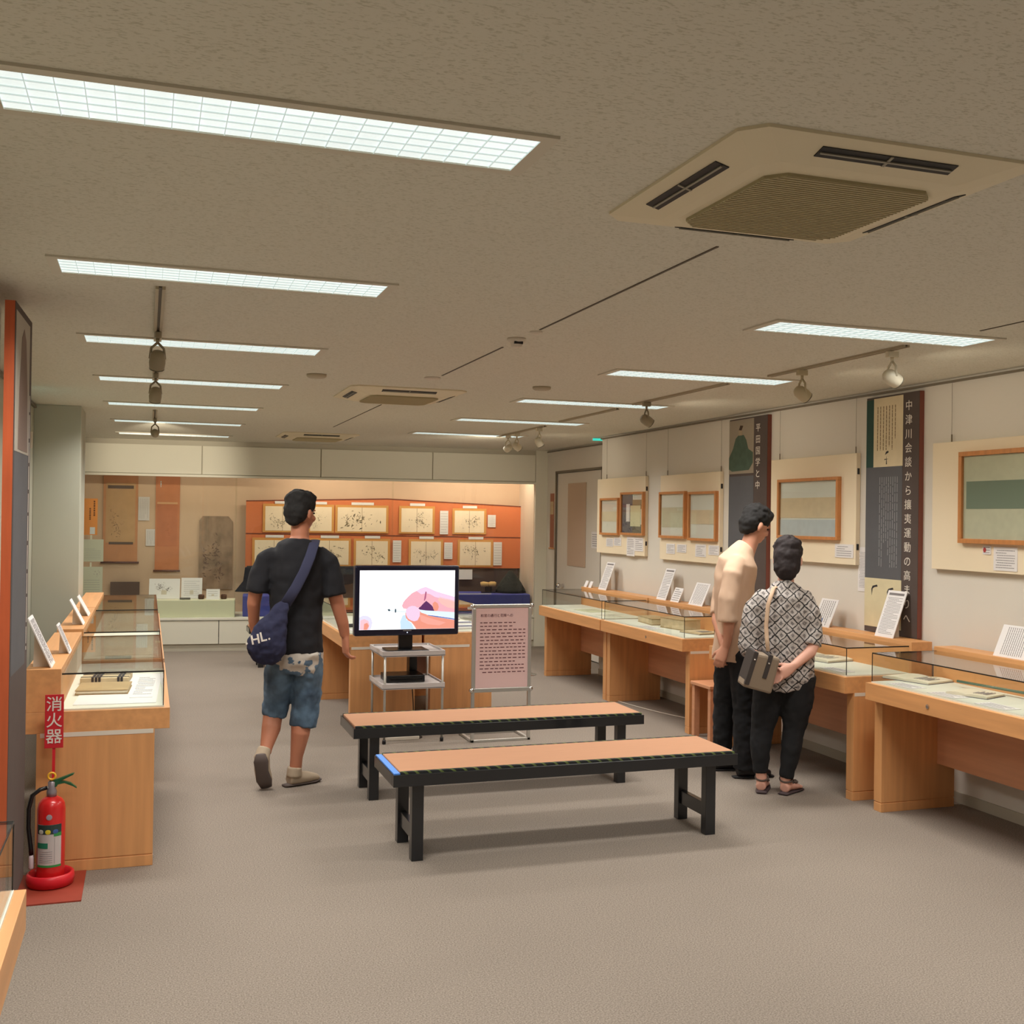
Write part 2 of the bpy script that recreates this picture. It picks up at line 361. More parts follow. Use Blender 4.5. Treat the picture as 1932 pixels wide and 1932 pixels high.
# ------------------------------------------------------------------ recessed louvred lights
louver_glow = mat('louvre_glow', (226, 234, 232), .5, emis=((232, 246, 246), .78))
fl = MATS['louvre_glow']; nt = fl.node_tree; bsdf = nt.nodes['Principled BSDF']
tc = nt.nodes.new('ShaderNodeTexCoord'); nz = nt.nodes.new('ShaderNodeTexNoise'); nz.inputs['Scale'].default_value = 3
rr = nt.nodes.new('ShaderNodeMapRange'); rr.inputs[3].default_value = .60; rr.inputs[4].default_value = .84
nt.links.new(tc.outputs['Object'], nz.inputs[0]); nt.links.new(nz.outputs[0], rr.inputs[0]); nt.links.new(rr.outputs[0], bsdf.inputs['Emission Strength'])
louver_fin = mat('louvre_fin', (178, 186, 182), .4, emis=((200, 215, 212), .52))
def ceiling_light(x0, x1, y0, y1, label, group):
    t = thing('ceiling_light', label, 'ceiling light', ((x0+x1)/2, (y0+y1)/2, H), 0, group)
    hx, hy = (x1-x0)/2, (y1-y0)/2
    f = MB()
    f.box(-hx-.035, hx+.035, -hy-.03, -hy, -.007, 0).box(-hx-.035, hx+.035, hy, hy+.03, -.007, 0).box(-hx-.035, -hx, -hy, hy, -.007, 0).box(hx, hx+.035, -hy, hy, -.007, 0)
    f.build('frame', mat('light_frame', (206, 200, 184), .6), t)
    MB().box(-hx, hx, -hy, hy, -.003, 0).build('diffuser', louver_glow, t)
    g = MB(); n = 20
    for i in range(n+1):
        x = -hx+2*hx*i/n; g.box(x-.001, x+.001, -hy, hy, -.0065, -.003)
    for j in range(1, 5):
        y = -hy+2*hy*j/5; g.box(-hx, hx, y-.001, y+.001, -.006, -.003)
    g.build('louvre', louver_fin, t)
    l = bpy.data.lights.new('tube_light', 'AREA'); l.shape = 'RECTANGLE'; l.size = 2*hx; l.size_y = 2*hy; l.energy = LAMP_POWER; l.color = LAMP_COL; l.spread = math.radians(138)
    lo = bpy.data.objects.new('tube_light', l); C.objects.link(lo); lo.parent = t; lo.location = (0, 0, -.02)
    return t
nth = ['nearest', 'second', 'third', 'fourth', 'fifth', 'sixth', 'farthest']
for i in range(-2, 7):
    lab = ('white louvred strip light in the ceiling, %s of the left row' % nth[i]) if i >= 0 else 'louvred strip light behind the viewpoint, left row, %s one' % ('rearmost' if i == -2 else 'overhead')
    ceiling_light(-.302, .829, 2.292+1.641*i, 2.511+1.641*i, lab, 'strip lights of the left row' if i >= 0 else 'strip lights behind the viewpoint')
nth = ['nearest', 'second', 'third', 'fourth', 'farthest']
for i in range(-2, 5):
    lab = ('white louvred strip light in the ceiling, %s of the right row' % nth[i]) if i >= 0 else 'louvred strip light beside the viewpoint, right row, %s one' % ('rearmost' if i == -2 else 'nearer')
    ceiling_light(2.539, 3.678, 3.994+1.641*i, 4.213+1.641*i, lab, 'strip lights of the right row' if i >= 0 else 'strip lights beside the viewpoint')

# ------------------------------------------------------------------ ceiling air conditioners
ac_m = mat('ac_plastic', (222, 212, 184), .55)
def aircon(cx, cy, label):
    t = thing('air_conditioner', label, 'air conditioner', (cx, cy, H), 0, 'ceiling air conditioners')
    a, b, d = .395, .255, .038
    bm = MB(); v = []
    def ring(h, z, cut):
        return [bm.bm.verts.new((x, y, z)) for x, y in ((-h+cut, -h), (h-cut, -h), (h, -h+cut), (h, h-cut), (h-cut, h), (-h+cut, h), (-h, h-cut), (-h, -h+cut))]
    r0, r1, r2, r3 = ring(a, 0, .05), ring(a, -.008, .05), ring(b+.03, -d, .04), ring(b, -d-.004, .05)
    for p, q in ((r0, r1), (r1, r2), (r2, r3)):
        for k in range(8): bm.bm.faces.new([p[k], p[(k+1) % 8], q[(k+1) % 8], q[k]])
    bm.bm.faces.new(r3); bm.bm.faces.new(r0[::-1])
    bm.build('casing', ac_m, t)
    g = MB()
    g.prism([(-.235, -.195), (-.195, -.235), (.195, -.235), (.235, -.195), (.235, .195), (.195, .235), (-.195, .235), (-.235, .195)], -d-.012, -d-.003, axis='z')
    gb = g.build('grille', mat('ac_grille', (168, 158, 124), .7), t)
    h = MB()
    for k in range(34):
        y = -.23+.46*k/33; w_ = .232 if abs(y) < .195 else .232-(abs(y)-.195); h.box(-w_, w_, y-.0018, y+.0018, -d-.0145, -d-.012)
    h.build('grille_slats', mat('ac_slat', (188, 176, 142), .6), gb)
    ang = math.atan2(d-.008, a-b-.03)
    for k in range(4):
        M = Matrix.Rotation(k*PI/2, 4, 'Z') @ Matrix.Translation((0, -(a+b+.03)/2, -(d+.008)/2)) @ Matrix.Rotation(-ang, 4, 'X')
        s_ = MB().box(-.185, .185, -.019, .019, -.0025, .003, M).build('air_slot', mat('slot_black', (24, 24, 24), .5), t)
        MB().box(-.18, .18, -.001, .004, -.006, -.002, M).box(-.004, .004, -.019, .019, -.005, -.002, M).build('slot_vane', mat('slot_vane', (150, 146, 132), .5), s_)
    return t
aircon(1.60, 2.42, 'large beige cassette air conditioner in the ceiling, nearest of the three')
aircon(1.64, 7.38, 'beige cassette air conditioner in mid ceiling, second of the three')
aircon(1.70, 11.6, 'beige cassette air conditioner in the far ceiling, above the showcase')

# ------------------------------------------------------------------ small ceiling fittings
t = thing('smoke_detector', 'small white smoke detector on the ceiling between two dark joints', 'detector', (1.652, 4.87, H))
MB().lathe([(.045, 0), (.045, -.012), (.03, -.02), (.026, -.04), (.01, -.045)]).build('body', white_pl, t, smooth=True)
MB().box(-.02, .022, -.031, -.02, -.03, -.018).build('sensor', black_pl, t)
o = MB().lathe([(.03, 0), (.03, -.006), (.01, -.014)], (1.674, 4.66, H)).build('sprinkler_cover', white_pl, smooth=True); tag(o, 'tiny white disc on the ceiling just right of the smoke detector', 'ceiling fitting')
o = MB().lathe([(.05, 0), (.05, -.008), (.02, -.014)], (1.643, 6.44, H)).build('sprinkler_cover', white_pl, smooth=True); tag(o, 'small white disc on the ceiling in front of the second air conditioner', 'ceiling fitting')
for x, y, lab in ((.959, 6.6, 'faint round speaker disc on the ceiling left of the second air conditioner'), (2.416, 6.6, 'faint round speaker disc on the ceiling before the right row of lights')):
    o = MB().lathe([(.06, 0), (.06, -.012), (.05, -.02), (.02, -.022)], (x, y, H)).build('ceiling_speaker', mat('speaker_cover', (180, 170, 148), .7), smooth=True); tag(o, lab, 'ceiling speaker')

# tracks and spotlights
track_m = mat('track_beige', (168, 156, 132), .5)
spot_m = mat('spot_white', (216, 208, 186), .4); spot_dk = mat('spot_beige', (150, 140, 116), .45)
def track(x, y0, y1, label):
    t = thing('lighting_track', label, 'lighting track', (x, y0, H))
    MB().box(-.018, -.006, 0, y1-y0, -.012, 0).box(.006, .018, 0, y1-y0, -.012, 0).build('rail', track_m, t)
    MB().box(-.006, .006, 0, y1-y0, -.006, 0).build('groove', trim_m, t)
track(.033, 4.29, 5.60, 'beige lighting track on the left of the ceiling, nearest section')
track(.033, 6.25, 7.25, 'beige lighting track on the left of the ceiling, middle section')
track(.045, 9.4, 10.4, 'beige lighting track on the left of the ceiling, farthest section')
track(3.43, 4.3, 5.5, 'lighting track on the right of the ceiling, nearest section')
track(3.38, 5.9, 7.25, 'lighting track on the right of the ceiling, second section')
track(3.40, 7.6, 8.8, 'lighting track on the right of the ceiling, third section')
track(3.44, 9.3, 10.7, 'lighting track on the right of the ceiling, farthest section')
def spot(x, y, label, yaw=0, tilt=.6, m=spot_m, lamp=None, s=1.0):
    t = thing('spotlight', label, 'spotlight', (x, y, H-.012), yaw, 'spotlights on the tracks')
    MB().box(-.014, .014, -.03, .03, -.03, 0).build('mount', m, t, bevel=.003)
    a = MB().cyl((0, 0, -.03), (0, 0, -.05), .008)
    for q in (-1, 1): a.tube([(0, 0, -.048, .006), (q*.028, 0, -.075, .006), (q*.034*s, 0, -.125, .006)], 8)
    a.build('yoke', m, t, smooth=True)
    M = Matrix.Translation((0, 0, -.13)) @ Matrix.Rotation(tilt, 4, 'X')
    hd = MB().lathe([(.004, .045), (.022, .043), (.034, .025), (.037, -.01), (.034, -.04), (.030, -.045), (.028, -.035), (.004, -.03)], M=M).build('lamp_head', m, t, smooth=True)
    MB().torus((0, 0, -.043), .031, .0035, M=M).build('rim', mat('spot_rim', (90, 84, 68), .5), hd, smooth=True)
    if lamp:
        l = bpy.data.lights.new('spot_lamp', 'SPOT'); l.energy = lamp[0]; l.spot_size = math.radians(lamp[1]); l.spot_blend = .8; l.color = (1, .88, .68); l.shadow_soft_size = .03
        lo = bpy.data.objects.new('spot_lamp', l); C.objects.link(lo); lo.parent = t
        lo.matrix_local = M @ Matrix.Translation((0, 0, -.055))
spot(.032, 5.31, 'beige spotlight hanging from left track, nearest of three', .1, .5, spot_dk, s=1.0)
spot(.033, 6.86, 'beige spotlight hanging from left track, middle of three', .1, .5, spot_dk)
spot(.05, 10.13, 'beige spotlight hanging from left track, nearest the showcase', -.04, 1.51, spot_dk, lamp=(150, 40))
spot(3.45, 4.43, 'white spotlight on right track, large and closest to the dark banner', -PI/2, 1.05, lamp=(5, 150))
spot(3.43, 5.17, 'cream spotlight behind the white one on the right track', -PI/2, 1.0, mat('spot_cream', (190, 178, 148), .5), lamp=(4.5, 150))
spot(3.37, 7.02, 'small spotlight in front of the third strip light of the right row', -PI/2, 1.05, spot_dk, lamp=(7, 150))
spot(3.46, 10.42, 'far cream spotlight beneath the farthest right strip light, left of its pair', .25, 1.2, lamp=(34, 120))
spot(3.46, 10.15, 'far cream spotlight beneath the farthest right strip light, right of its pair', -1.3, 1.0, lamp=(7, 140))
spot(3.44, 9.45, 'faint pale spotlight above the corner of the showcase', -1.4, .6)

# exit signs
t = thing('exit_sign', 'green emergency exit light at the ceiling by the wall corner', 'exit sign', (4.40, 10.45, 2.410))
MB().box(0, .30, 0, .02, .018, .046).build('housing', white_pl, t)
MB().box(.002, .298, -.003, 0, .02, .044).build('lit_panel', mat('exit_glow', (40, 150, 130), .4, emis=((60, 200, 180), 1.0)), t)
t = thing('exit_sign', 'small square exit sign on left wall, seen mirrored in showcase glass', 'exit sign', (-.868, 7.95, 2.03))
MB().box(0, .125, -.02, 0, 0, .11).build('housing', white_pl, t)
MB().box(.006, .119, 0, .003, .005, .105).build('lit_panel', mat('exit_glow2', (60, 200, 200), .4, emis=((70, 225, 225), 9)), t)

# ------------------------------------------------------------------ display cases
tape_m = mat('white_tape', (222, 214, 200), .7)
def display_case(loc, rz, L, label, group, tape=None, lock=None, near='lo'):
    """local: x=0 visitor side .. .61 wall side, y=0..L along the wall"""
    t = thing('display_case', label, 'display case', loc, rz, group)
    for y0 in (0, L-.065):
        p = MB().box(.065, .56, y0, y0+.065, .054, .62).box(.068, .557, y0+.003, y0+.062, .046, .056).build('end_panel', wood_v, t, bevel=.0015)
        MB().box(.065, .56, y0, y0+.065, 0, .048).build('plinth', wood_v, p, bevel=.0015)
    MB().box(.44, .46, .065, L-.065, .25, .62).build('back_panel', wood_under, t)
    MB().box(0, .61, 0, L, .62, .715).build('tabletop', wood_h, t, bevel=.002)
    MB().box(.025, .463, .02, L-.02, .715, .722).build('display_bed', case_cloth, t)
    MB().box(.463, .61, 0, L, .715, .905).build('ledge', wood_h, t, bevel=.002)
    a, b, zt = .028, .4615, .882
    g = MB().box(a, b, .022, L-.022, zt-.006, zt)
    g.box(a, a+.005, .022, L-.022, .7225, zt-.0062).box(a+.0052, b, .022, .027, .7225, zt-.0062).box(a+.0052, b, L-.027, L-.022, .7225, zt-.0062)
    gl = g.build('glass_cover', glass, t)
    e = MB()
    for y in (.0205, L-.0235): e.box(a-.001, b, y, y+.003, zt-.0065, zt+.0005)
    e.box(a-.0015, a, .022, L-.022, zt-.0055, zt+.0005)
    for y in (.0205, L-.0235): e.box(a-.0015, a+.002, y, y+.003, .7225, zt-.006)
    e.build('edge_seam', edge_black, gl)
    if tape:
        for (x0, x1, side) in tape:
            y0 = -.0015 if side == 0 else L
            MB().box(x0, x1, y0, y0+.0015, .602, .622).build('edge_tape', tape_m, t)
    if lock:
        M = Matrix.Translation((0, lock, .665)) @ Matrix.Rotation(-PI/2, 4, 'Y')
        MB().lathe([(.011, 0), (.011, .004), (.004, .005)], M=M, seg=14).build('lock', chrome, t)
    return t
GR = 'display cases along the right wall'; GL = 'display cases along the left wall'; GI = 'back-to-back display cases behind the television'
RXC = 3.81
display_case((RXC, 3.50, 0), 0, 1.59, 'long wooden display case nearest on the right, cut by the photo edge', GR, lock=1.08)
display_case((RXC, 5.28, 0), 0, 1.58, 'wooden display case right of the couple, holding the wide open book', GR, tape=[(.07, .16, 0)])
display_case((RXC, 7.27, 0), 0, 1.54, 'wooden display case left of the couple, holding thick tan bundles', GR, tape=[(.07, .33, 0)], lock=.62)
display_case((RXC, 8.83, 0), 0, 1.57, 'wooden display case farthest on the right, nearest the door', GR)
display_case((.11, 6.77, 0), PI, 1.58, 'wooden display case at left just behind the fire extinguisher', GL, tape=[(.07, .545, 1)])
display_case((.11, 8.50, 0), PI, 1.55, 'middle wooden display case of the left row', GL)
display_case((.11, 10.12, 0), PI, 1.59, 'farthest wooden display case of the left row, before the showcase', GL)
display_case((1.39, 8.05, 0), 0, 1.47, 'island display case whose end panel faces us left behind the television', GI, tape=[(.07, .61, 0)])
display_case((2.63, 9.52, 0), PI, 1.47, 'island display case whose end panel faces us behind the pink notice', GI, tape=[(.25, .61, 1)])
display_case((-.256, 2.77, 0), PI, 1.55, 'yellow wood corner of a display case at the lower left photo edge', GL)

# ------------------------------------------------------------------ leaning caption cards on the ledges
def card(loc, rz, wd, ht, label, group, lean=.42, nl=10, header=False, vertical=False, pic=None, blank=False):
    t = thing('caption_card', label, 'caption card', loc, rz, group)
    M = Matrix.Rotation(-lean, 4, 'X')
    MB().box(0, wd, 0, .005, 0, ht, M).build('card', paper, t)
    sy, cz = math.sin(lean), math.cos(lean)
    w2 = MB(); yb = ht*.72*sy; zb = ht*.72*cz
    w2.prism([(.006, .0), (yb+.006, zb), (yb+.01, 0)], wd*.28, wd*.72, axis='x')
    w2.build('prop', white_pl, t)
    if header: MB().box(wd*.1, wd*.9, -.001, 0, ht*.9, ht*.95, M).build('printed_header', ink_grey, t)
    if not blank: lines(t, wd*.1, wd*.9, ht*.06, ht*(.86 if header else .94), nl, M=M, vertical=vertical, y=0)
    if pic: MB().box(wd*pic[0], wd*pic[1], -.0012, 0, ht*pic[2], ht*pic[3], M).build('printed_picture', mat('blue_print', (120, 134, 168), .8), t)
    return t
GC = 'caption cards on the right ledges'; RZ = -PI/2; LX = 4.30
card((LX, 10.40, .905), RZ, .07, .07, 'tiny folded white card on the far right ledge, leftmost of a pair', GC, blank=True)
card((LX, 10.28, .905), RZ, .07, .07, 'tiny folded white card on the far right ledge, beside the tall card', GC, blank=True)
card((LX, 10.02, .905), RZ, .19, .29, 'tall white caption card farthest along the right ledge', GC, nl=20, header=True, lean=.35)
card((LX, 8.71, .905), RZ, .18, .29, 'tall white caption card in mid row, below the double framed board', GC, nl=16, header=True, lean=.35)
card((LX, 8.44, .905), RZ, .15, .13, 'small white caption card between a tall and a wide one', GC, nl=6)
card((LX, 8.11, .905), RZ, .235, .20, 'wide white caption card just left of the couple', GC, nl=9, vertical=True)
card((LX, 6.33, .905), RZ, .19, .20, 'white caption card with a blue picture, right of the woman', GC, nl=7, vertical=True, pic=(.3, .5, .06, .3))
card((LX, 5.66, .905), RZ, .175, .30, 'tall printed caption card in front of the dark title banner', GC, nl=26, header=True, lean=.35)
card((LX, 4.665, .905), RZ, .39, .18, 'wide vertical-text caption card at the right photo edge', GC, nl=22, vertical=True)
GCL = 'caption cards on the left ledges'; LZ = PI/2
card((-.395, 5.23, .905), LZ, .19, .245, 'tall leaning caption card nearest on the left ledge', GCL, nl=12, vertical=True, lean=.42)
card((-.352, 5.73, .905), LZ, .15, .155, 'smaller leaning caption card, second on the left ledge', GCL, nl=8, vertical=True, lean=.40)
card((-.365, 7.18, .905), LZ, .17, .175, 'leaning caption card on the middle left case', GCL, nl=8, vertical=True, lean=.48, blank=True)
card((-.365, 7.80, .905), LZ, .22, .15, 'leaning caption card farthest on the left ledges', GCL, nl=8, vertical=True, lean=.5, blank=True)

# ------------------------------------------------------------------ exhibits in the cases
BZ = .7225
def open_book(loc, rz, w_, d_, label, m=paper_y, h=.018, dark=True):
    t = thing('open_book', label, 'book', loc, rz)
    b = MB()
    prof = lambda s: [(s*x*w_/2, h*math.sin(PI*(.12+.78*x))*.9+.002) for x in (0, .15, .4, .7, 1)]
    for s in (-1, 1):
        pts = [(s*w_/2, 0), (0, 0)] + [(s*x*w_/2, h*(.35+.65*math.sin(PI*min(1, .15+.7*x)))) for x in (0, .2, .5, .8, 1)]
        b.prism(pts, 0, d_)
    b.build('pages', m, t)
    MB().box(-w_/2-.004, w_/2+.004, -.004, d_+.004, -.0002, .0018).build('cover', mat('book_cover_navy', (52, 52, 78), .7), t)
    st = MB()
    rnd = random.Random(len(label))
    for k in range(6):
        x = w_*(.08+.06*k); st.box(x, x+.006, d_*.2, d_*rnd.uniform(.5, .8), h*.99, h+.0012)
    st.build('brush_writing', ink_soft, t)
    return t
def flat_sheet(loc, rz, w_, d_, label, m=paper, text_n=6, name='caption_sheet', cat='paper', grp=None, v=False):
    t = thing(name, label, cat, loc, rz, grp)
    MB().box(0, w_, 0, d_, 0, .002).build('sheet', m, t)
    if text_n:
        M = Matrix.Rotation(-PI/2, 4, 'X') @ Matrix.Diagonal((1, 1, 1, 1))
        M = Matrix(((1, 0, 0, 0), (0, 0, 1, 0), (0, -1, 0, .0015), (0, 0, 0, 1)))
        lines(t, w_*.1, w_*.9, d_*.1, d_*.9, text_n, m=ink_soft, M=M, y=-.0005, vertical=v)
    return t
open_book((4.02, 5.02, BZ), -PI/2+.25, .30, .22, 'open thin book nearest in the front right case')
open_book((3.98, 4.50, BZ), -PI/2+.35, .22, .18, 'second open booklet in the front right case')
o = MB().cyl((4.17, 4.78, BZ+.032), (4.22, 4.33, BZ+.032), .007).build('glass_paperweight', mat('rod_green', (90, 120, 104), .2), smooth=True); tag(o, 'thin green rod lying across booklets in the front right case', 'paperweight')
for k, (x, y, lab) in enumerate(((3.87, 4.98, 'white caption sheet before the thin open book'), (3.87, 4.66, 'white caption sheet between two open booklets'), (3.87, 4.32, 'white caption sheet nearest the right photo edge'))):
    flat_sheet((x, y, BZ), -PI/2, .2, .10, lab, text_n=4)
open_book((4.00, 6.02, BZ), -PI/2+.22, .48, .24, 'large open book in the case right of the woman', h=.022)
flat_sheet((3.88, 5.62, BZ), -PI/2, .22, .09, 'white caption sheet below the large open book', text_n=4)
flat_sheet((3.90, 6.45, BZ), -PI/2, .25, .20, 'pale sheet at the far end beside the large open book', m=paper_y, text_n=5)
def bundle(loc, rz, w_, d_, h_, label, m=paper_t):
    t = thing('bound_ledger', label, 'old book', loc, rz)
    MB().box(0, w_, 0, d_, .004, h_-.004).build('pages', m, t, bevel=.004)
    MB().box(-.003, w_+.003, -.002, d_+.002, 0, .004).box(-.003, w_+.003, -.002, d_+.002, h_-.004, h_).build('cover', mat('tan_cover', (176, 150, 108), .8, noise=(1, 1, 1, 8, .1)), t)
    return t
bundle((4.02, 8.06, BZ), -PI/2+.15, .33, .16, .085, 'thick tan bound bundle, largest in the case left of the couple')
bundle((4.05, 8.55, BZ), -PI/2-.1, .34, .16, .055, 'lower tan bundle behind the thickest one')
open_book((4.02, 7.55, BZ), -PI/2+.2, .24, .2, 'open ledger with dark cover beside the thick tan bundle', m=paper_t)
flat_sheet((3.87, 8.2, BZ), -PI/2, .3, .10, 'white caption sheet before the thick tan bundle', text_n=4)
flat_sheet((3.95, 9.8, BZ), -PI/2+.1, .34, .22, 'pale green sheet in the farthest right case', m=mat('paper_green', (206, 208, 170), .8), text_n=5)
flat_sheet((3.95, 9.25, BZ), -PI/2-.05, .3, .2, 'cream document in the farthest right case', m=paper_y, text_n=6)
# near left case
flat_sheet((-.31, 5.30, BZ), -.04, .36, .95, 'large white backing sheet under the exhibits in the front left case', m=paper, text_n=0)
t = thing('striped_book_bundle', 'grey and black tied book bundle in the front left case', 'old book', (-.315, 5.93, BZ+.002), -.08)
MB().box(0, .235, 0, .22, 0, .03).build('pages', paper_t, t, bevel=.004)
s_ = MB()
for x in (.055, .072, .088, .18, .196): s_.box(x, x+.012, -.002, .222, .0302, .033).box(x, x+.012, -.003, 0, 0, .03)
for y in (.03, .12, .2): s_.box(0, .235, y, y+.012, .0302, .0322)
s_.build('binding_cord', ink, t)
bundle((-.315, 5.58, BZ+.002), -.06, .235, .26, .022, 'cream thin booklet before the tied book bundle', paper_y)
flat_sheet((-.07, 5.44, BZ+.0021), -.05, .105, .74, 'printed caption sheet at the right of the front left case', text_n=14)
flat_sheet((-.30, 7.1, BZ), 0, .34, .5, 'pale sheet inside the middle left case', m=paper_y, text_n=8)
flat_sheet((-.28, 8.75, BZ), 0, .3, .5, 'pale sheet inside the farthest left case', m=paper_y, text_n=8)
# island
flat_sheet((1.5, 8.12, BZ), .05, .3, .28, 'white sheet in the island case near the man', text_n=0)
t = thing('brush_rest', 'dark brushes lying in the island case beside the man', 'brushes', (1.50, 8.45, BZ), .2)
for k in range(4): MB().tube([(0, k*.05, .012, .006), (.24, k*.05+.02, .012, .006), (.30, k*.05+.025, .012, .012), (.34, k*.05+.03, .012, .001)], 8).build('brush', ink, t, smooth=True)
for k, (x, y) in enumerate(((2.22, 8.20), (2.22, 8.50), (2.22, 8.95))):
    t = thing('folded_cloth', ['blue and white folded cloth nearest in the island case', 'blue and white folded cloth in the middle of the island case', 'blue and white folded cloth farthest in the island case'][k], 'cloth', (x, y, BZ), 0)
    MB().box(0, .34, 0, .2, 0, .02).build('cloth', paper, t, bevel=.006)
    MB().box(.02, .32, .02, .09, .0202, .022).build('stripe', mat('indigo', (52, 60, 96), .85), t)

# ------------------------------------------------------------------ boards hanging on the right wall
def hang_board(yf, yn, z0, z1, label, wires, group='cream boards hanging on the right wall'):
    """thing frame: origin at far lower corner on the wall, x toward the viewer along the wall, -y toward the room"""
    t = thing('hanging_board', label, 'display board', (RX, yf, z0), -PI/2, group)
    W, Hh = yf-yn, z1-z0
    MB().box(0, W, -.035, -.002, 0, Hh).build('board', board_m, t, bevel=.002)
    for wx in wires:
        MB().box(wx-.0008, wx+.0008, -.020, -.0184, Hh, H-.03-z0).box(wx-.003, wx+.003, -.022, -.016, Hh, Hh+.045).build('hanging_wire', wire_m, t)
    c = MB()
    for z in (.12, Hh-.12): c.box(W, W+.003, -.028, -.012, z-.02, z+.02)
    c.build('edge_clip', ink, t)
    return t
FRAMES = []
def framed(loc_y, z0, wd, ht, label, art, group, fw=.022, dep=.032):
    t = thing('framed_document', label, 'framed document', (RX-.035, loc_y, z0), -PI/2, group); FRAMES.append(t)
    MB().box(0, wd, -dep, 0, 0, fw).box(0, wd, -dep, 0, ht-fw, ht).box(0, fw, -dep, 0, fw, ht-fw).box(wd-fw, wd, -dep, 0, fw, ht-fw).build('frame', frame_wood, t, bevel=.002)
    MB().box(fw, wd-fw, -.012, 0, fw, ht-fw).build('mount', mat('mount_grey_white', (222, 222, 214), .85), t)
    for (x0, x1, zz0, zz1, col, nm) in art:
        iw, ih = wd-2*fw, ht-2*fw
        MB().box(fw+x0*iw, fw+x1*iw, -.0145, -.012, fw+zz0*ih, fw+zz1*ih).build(nm, mat('art_%d_%d_%d' % col, col, .85, noise=(1, 1, 1, 20, .05)), t)
    MB().box(fw, wd-fw, -.021, -.019, fw, ht-fw).build('glazing', clear, t)
    return t
def note(y, z0, wd, ht, label, n=6, x=RX-.035, group='caption notes on the boards', red=False):
    t = thing('caption_note', label, 'caption note', (x, y, z0), -PI/2, group)
    MB().box(0, wd, -.004, 0, 0, ht).build('card', paper, t)
    lines(t, wd*.1, wd*.9, ht*.08, ht*.9, n, m=ink_soft, y=-.004, th=.3)
    if red: MB().ell((wd*.25, -.0045, ht*.5), (.012, .001, .014)).build('red_seal', mat('seal_red', (170, 60, 60), .8), t)
    return t
PG = 'wood-framed documents on the boards'
hang_board(10.36, 9.22, 1.264, 2.02, 'cream hanging board nearest the door with two small frames', [.20, 1.12])
framed(10.232, 1.450, .455, .372, 'pale document in a slim wooden frame, nearest the door', [(.0, 1, .35, .65, (218, 204, 176), 'document')], PG)
framed(9.727, 1.458, .516, .414, 'collage with dark blue cloth in a wooden frame, second from door', [(0, .5, 0, 1, (70, 72, 92), 'dark_cloth'), (.5, 1, .0, .22, (92, 88, 78), 'grey_print'), (.5, 1, .62, .86, (150, 122, 88), 'brown_print'), (.55, .95, .88, .97, (200, 196, 190), 'title_strip')], PG)
t = FRAMES[1]
MB().box(.12, .20, -.0165, -.0146, .13, .30).build('white_slip', paper, t); MB().box(.215, .44, -.0165, -.0146, .085, .285).build('yellow_letter', mat('letter_yellow', (212, 206, 168), .85), t)
hang_board(8.905, 7.82, 1.252, 2.010, 'cream hanging board with two equal frames, left of the man in beige', [.11, 1.07])
framed(8.877, 1.447, .494, .413, 'pale letter in a wooden frame, left one of the two equal frames', [(.03, .97, .2, .68, (196, 196, 172), 'document')], PG)
framed(8.324, 1.436, .483, .415, 'pale scroll with tan middle band, right one of the two equal frames', [(.03, .97, .32, .64, (218, 202, 172), 'document')], PG)
hang_board(7.06, 6.03, 1.325, 2.065, 'cream hanging board with a single wide frame behind the woman', [.09, 1.0])
framed(6.93, 1.485, .74, .43, 'single wide wooden frame above the woman, pale blue mount', [(.0, 1, .33, .7, (216, 196, 164), 'document'), (0, 1, 0, .3, (192, 200, 204), 'mount_lower')], PG)
hang_board(5.30, 4.00, 1.338, 2.083, 'cream hanging board at the right photo edge with a green-banded frame', [.14])
framed(5.05, 1.497, .95, .52, 'large wooden frame with a dull green band at the right photo edge', [(.0, 1, 0, 1, (202, 200, 176), 'document'), ], PG, fw=.026)
t = FRAMES[5]; MB().box(.05, .92, -.0165, -.0146, .195, .35).build('green_band', mat('band_green', (122, 136, 120), .85), t)
note(10.109, 1.333, .17, .085, 'left note under the frame nearest the door'); note(9.922, 1.346, .178, .082, 'right note under the frame nearest the door')
note(9.612, 1.256, .178, .185, 'tall note under the dark blue collage, left', 9); note(9.434, 1.308, .186, .13, 'shorter note under the dark blue collage, right')
note(8.765, 1.307, .163, .09, 'first note from the left under the two equal frames', red=False); note(8.56, 1.325, .173, .072, 'second note from the left under the two equal frames')
note(8.221, 1.30, .182, .105, 'third note from the left under the two equal frames'); note(7.995, 1.323, .173, .08, 'last note under the two equal frames, beside dark banner')
note(4.799, 1.353, .171, .13, 'white note under the green-banded frame', 8); note(4.881, 1.438, .06, .05, 'tiny note with a red seal under the green-banded frame', 3, red=True)
note(6.044, 1.155, .15, .29, 'tall printed note hanging left of the large dark title banner', 24, x=RX)
note(6.25, 1.37, .2, .09, 'white note low on the board right of the woman', 5)
note(11.33, 1.28, .27, .185, 'white paper notice taped on the far door', 6, x=4.775)

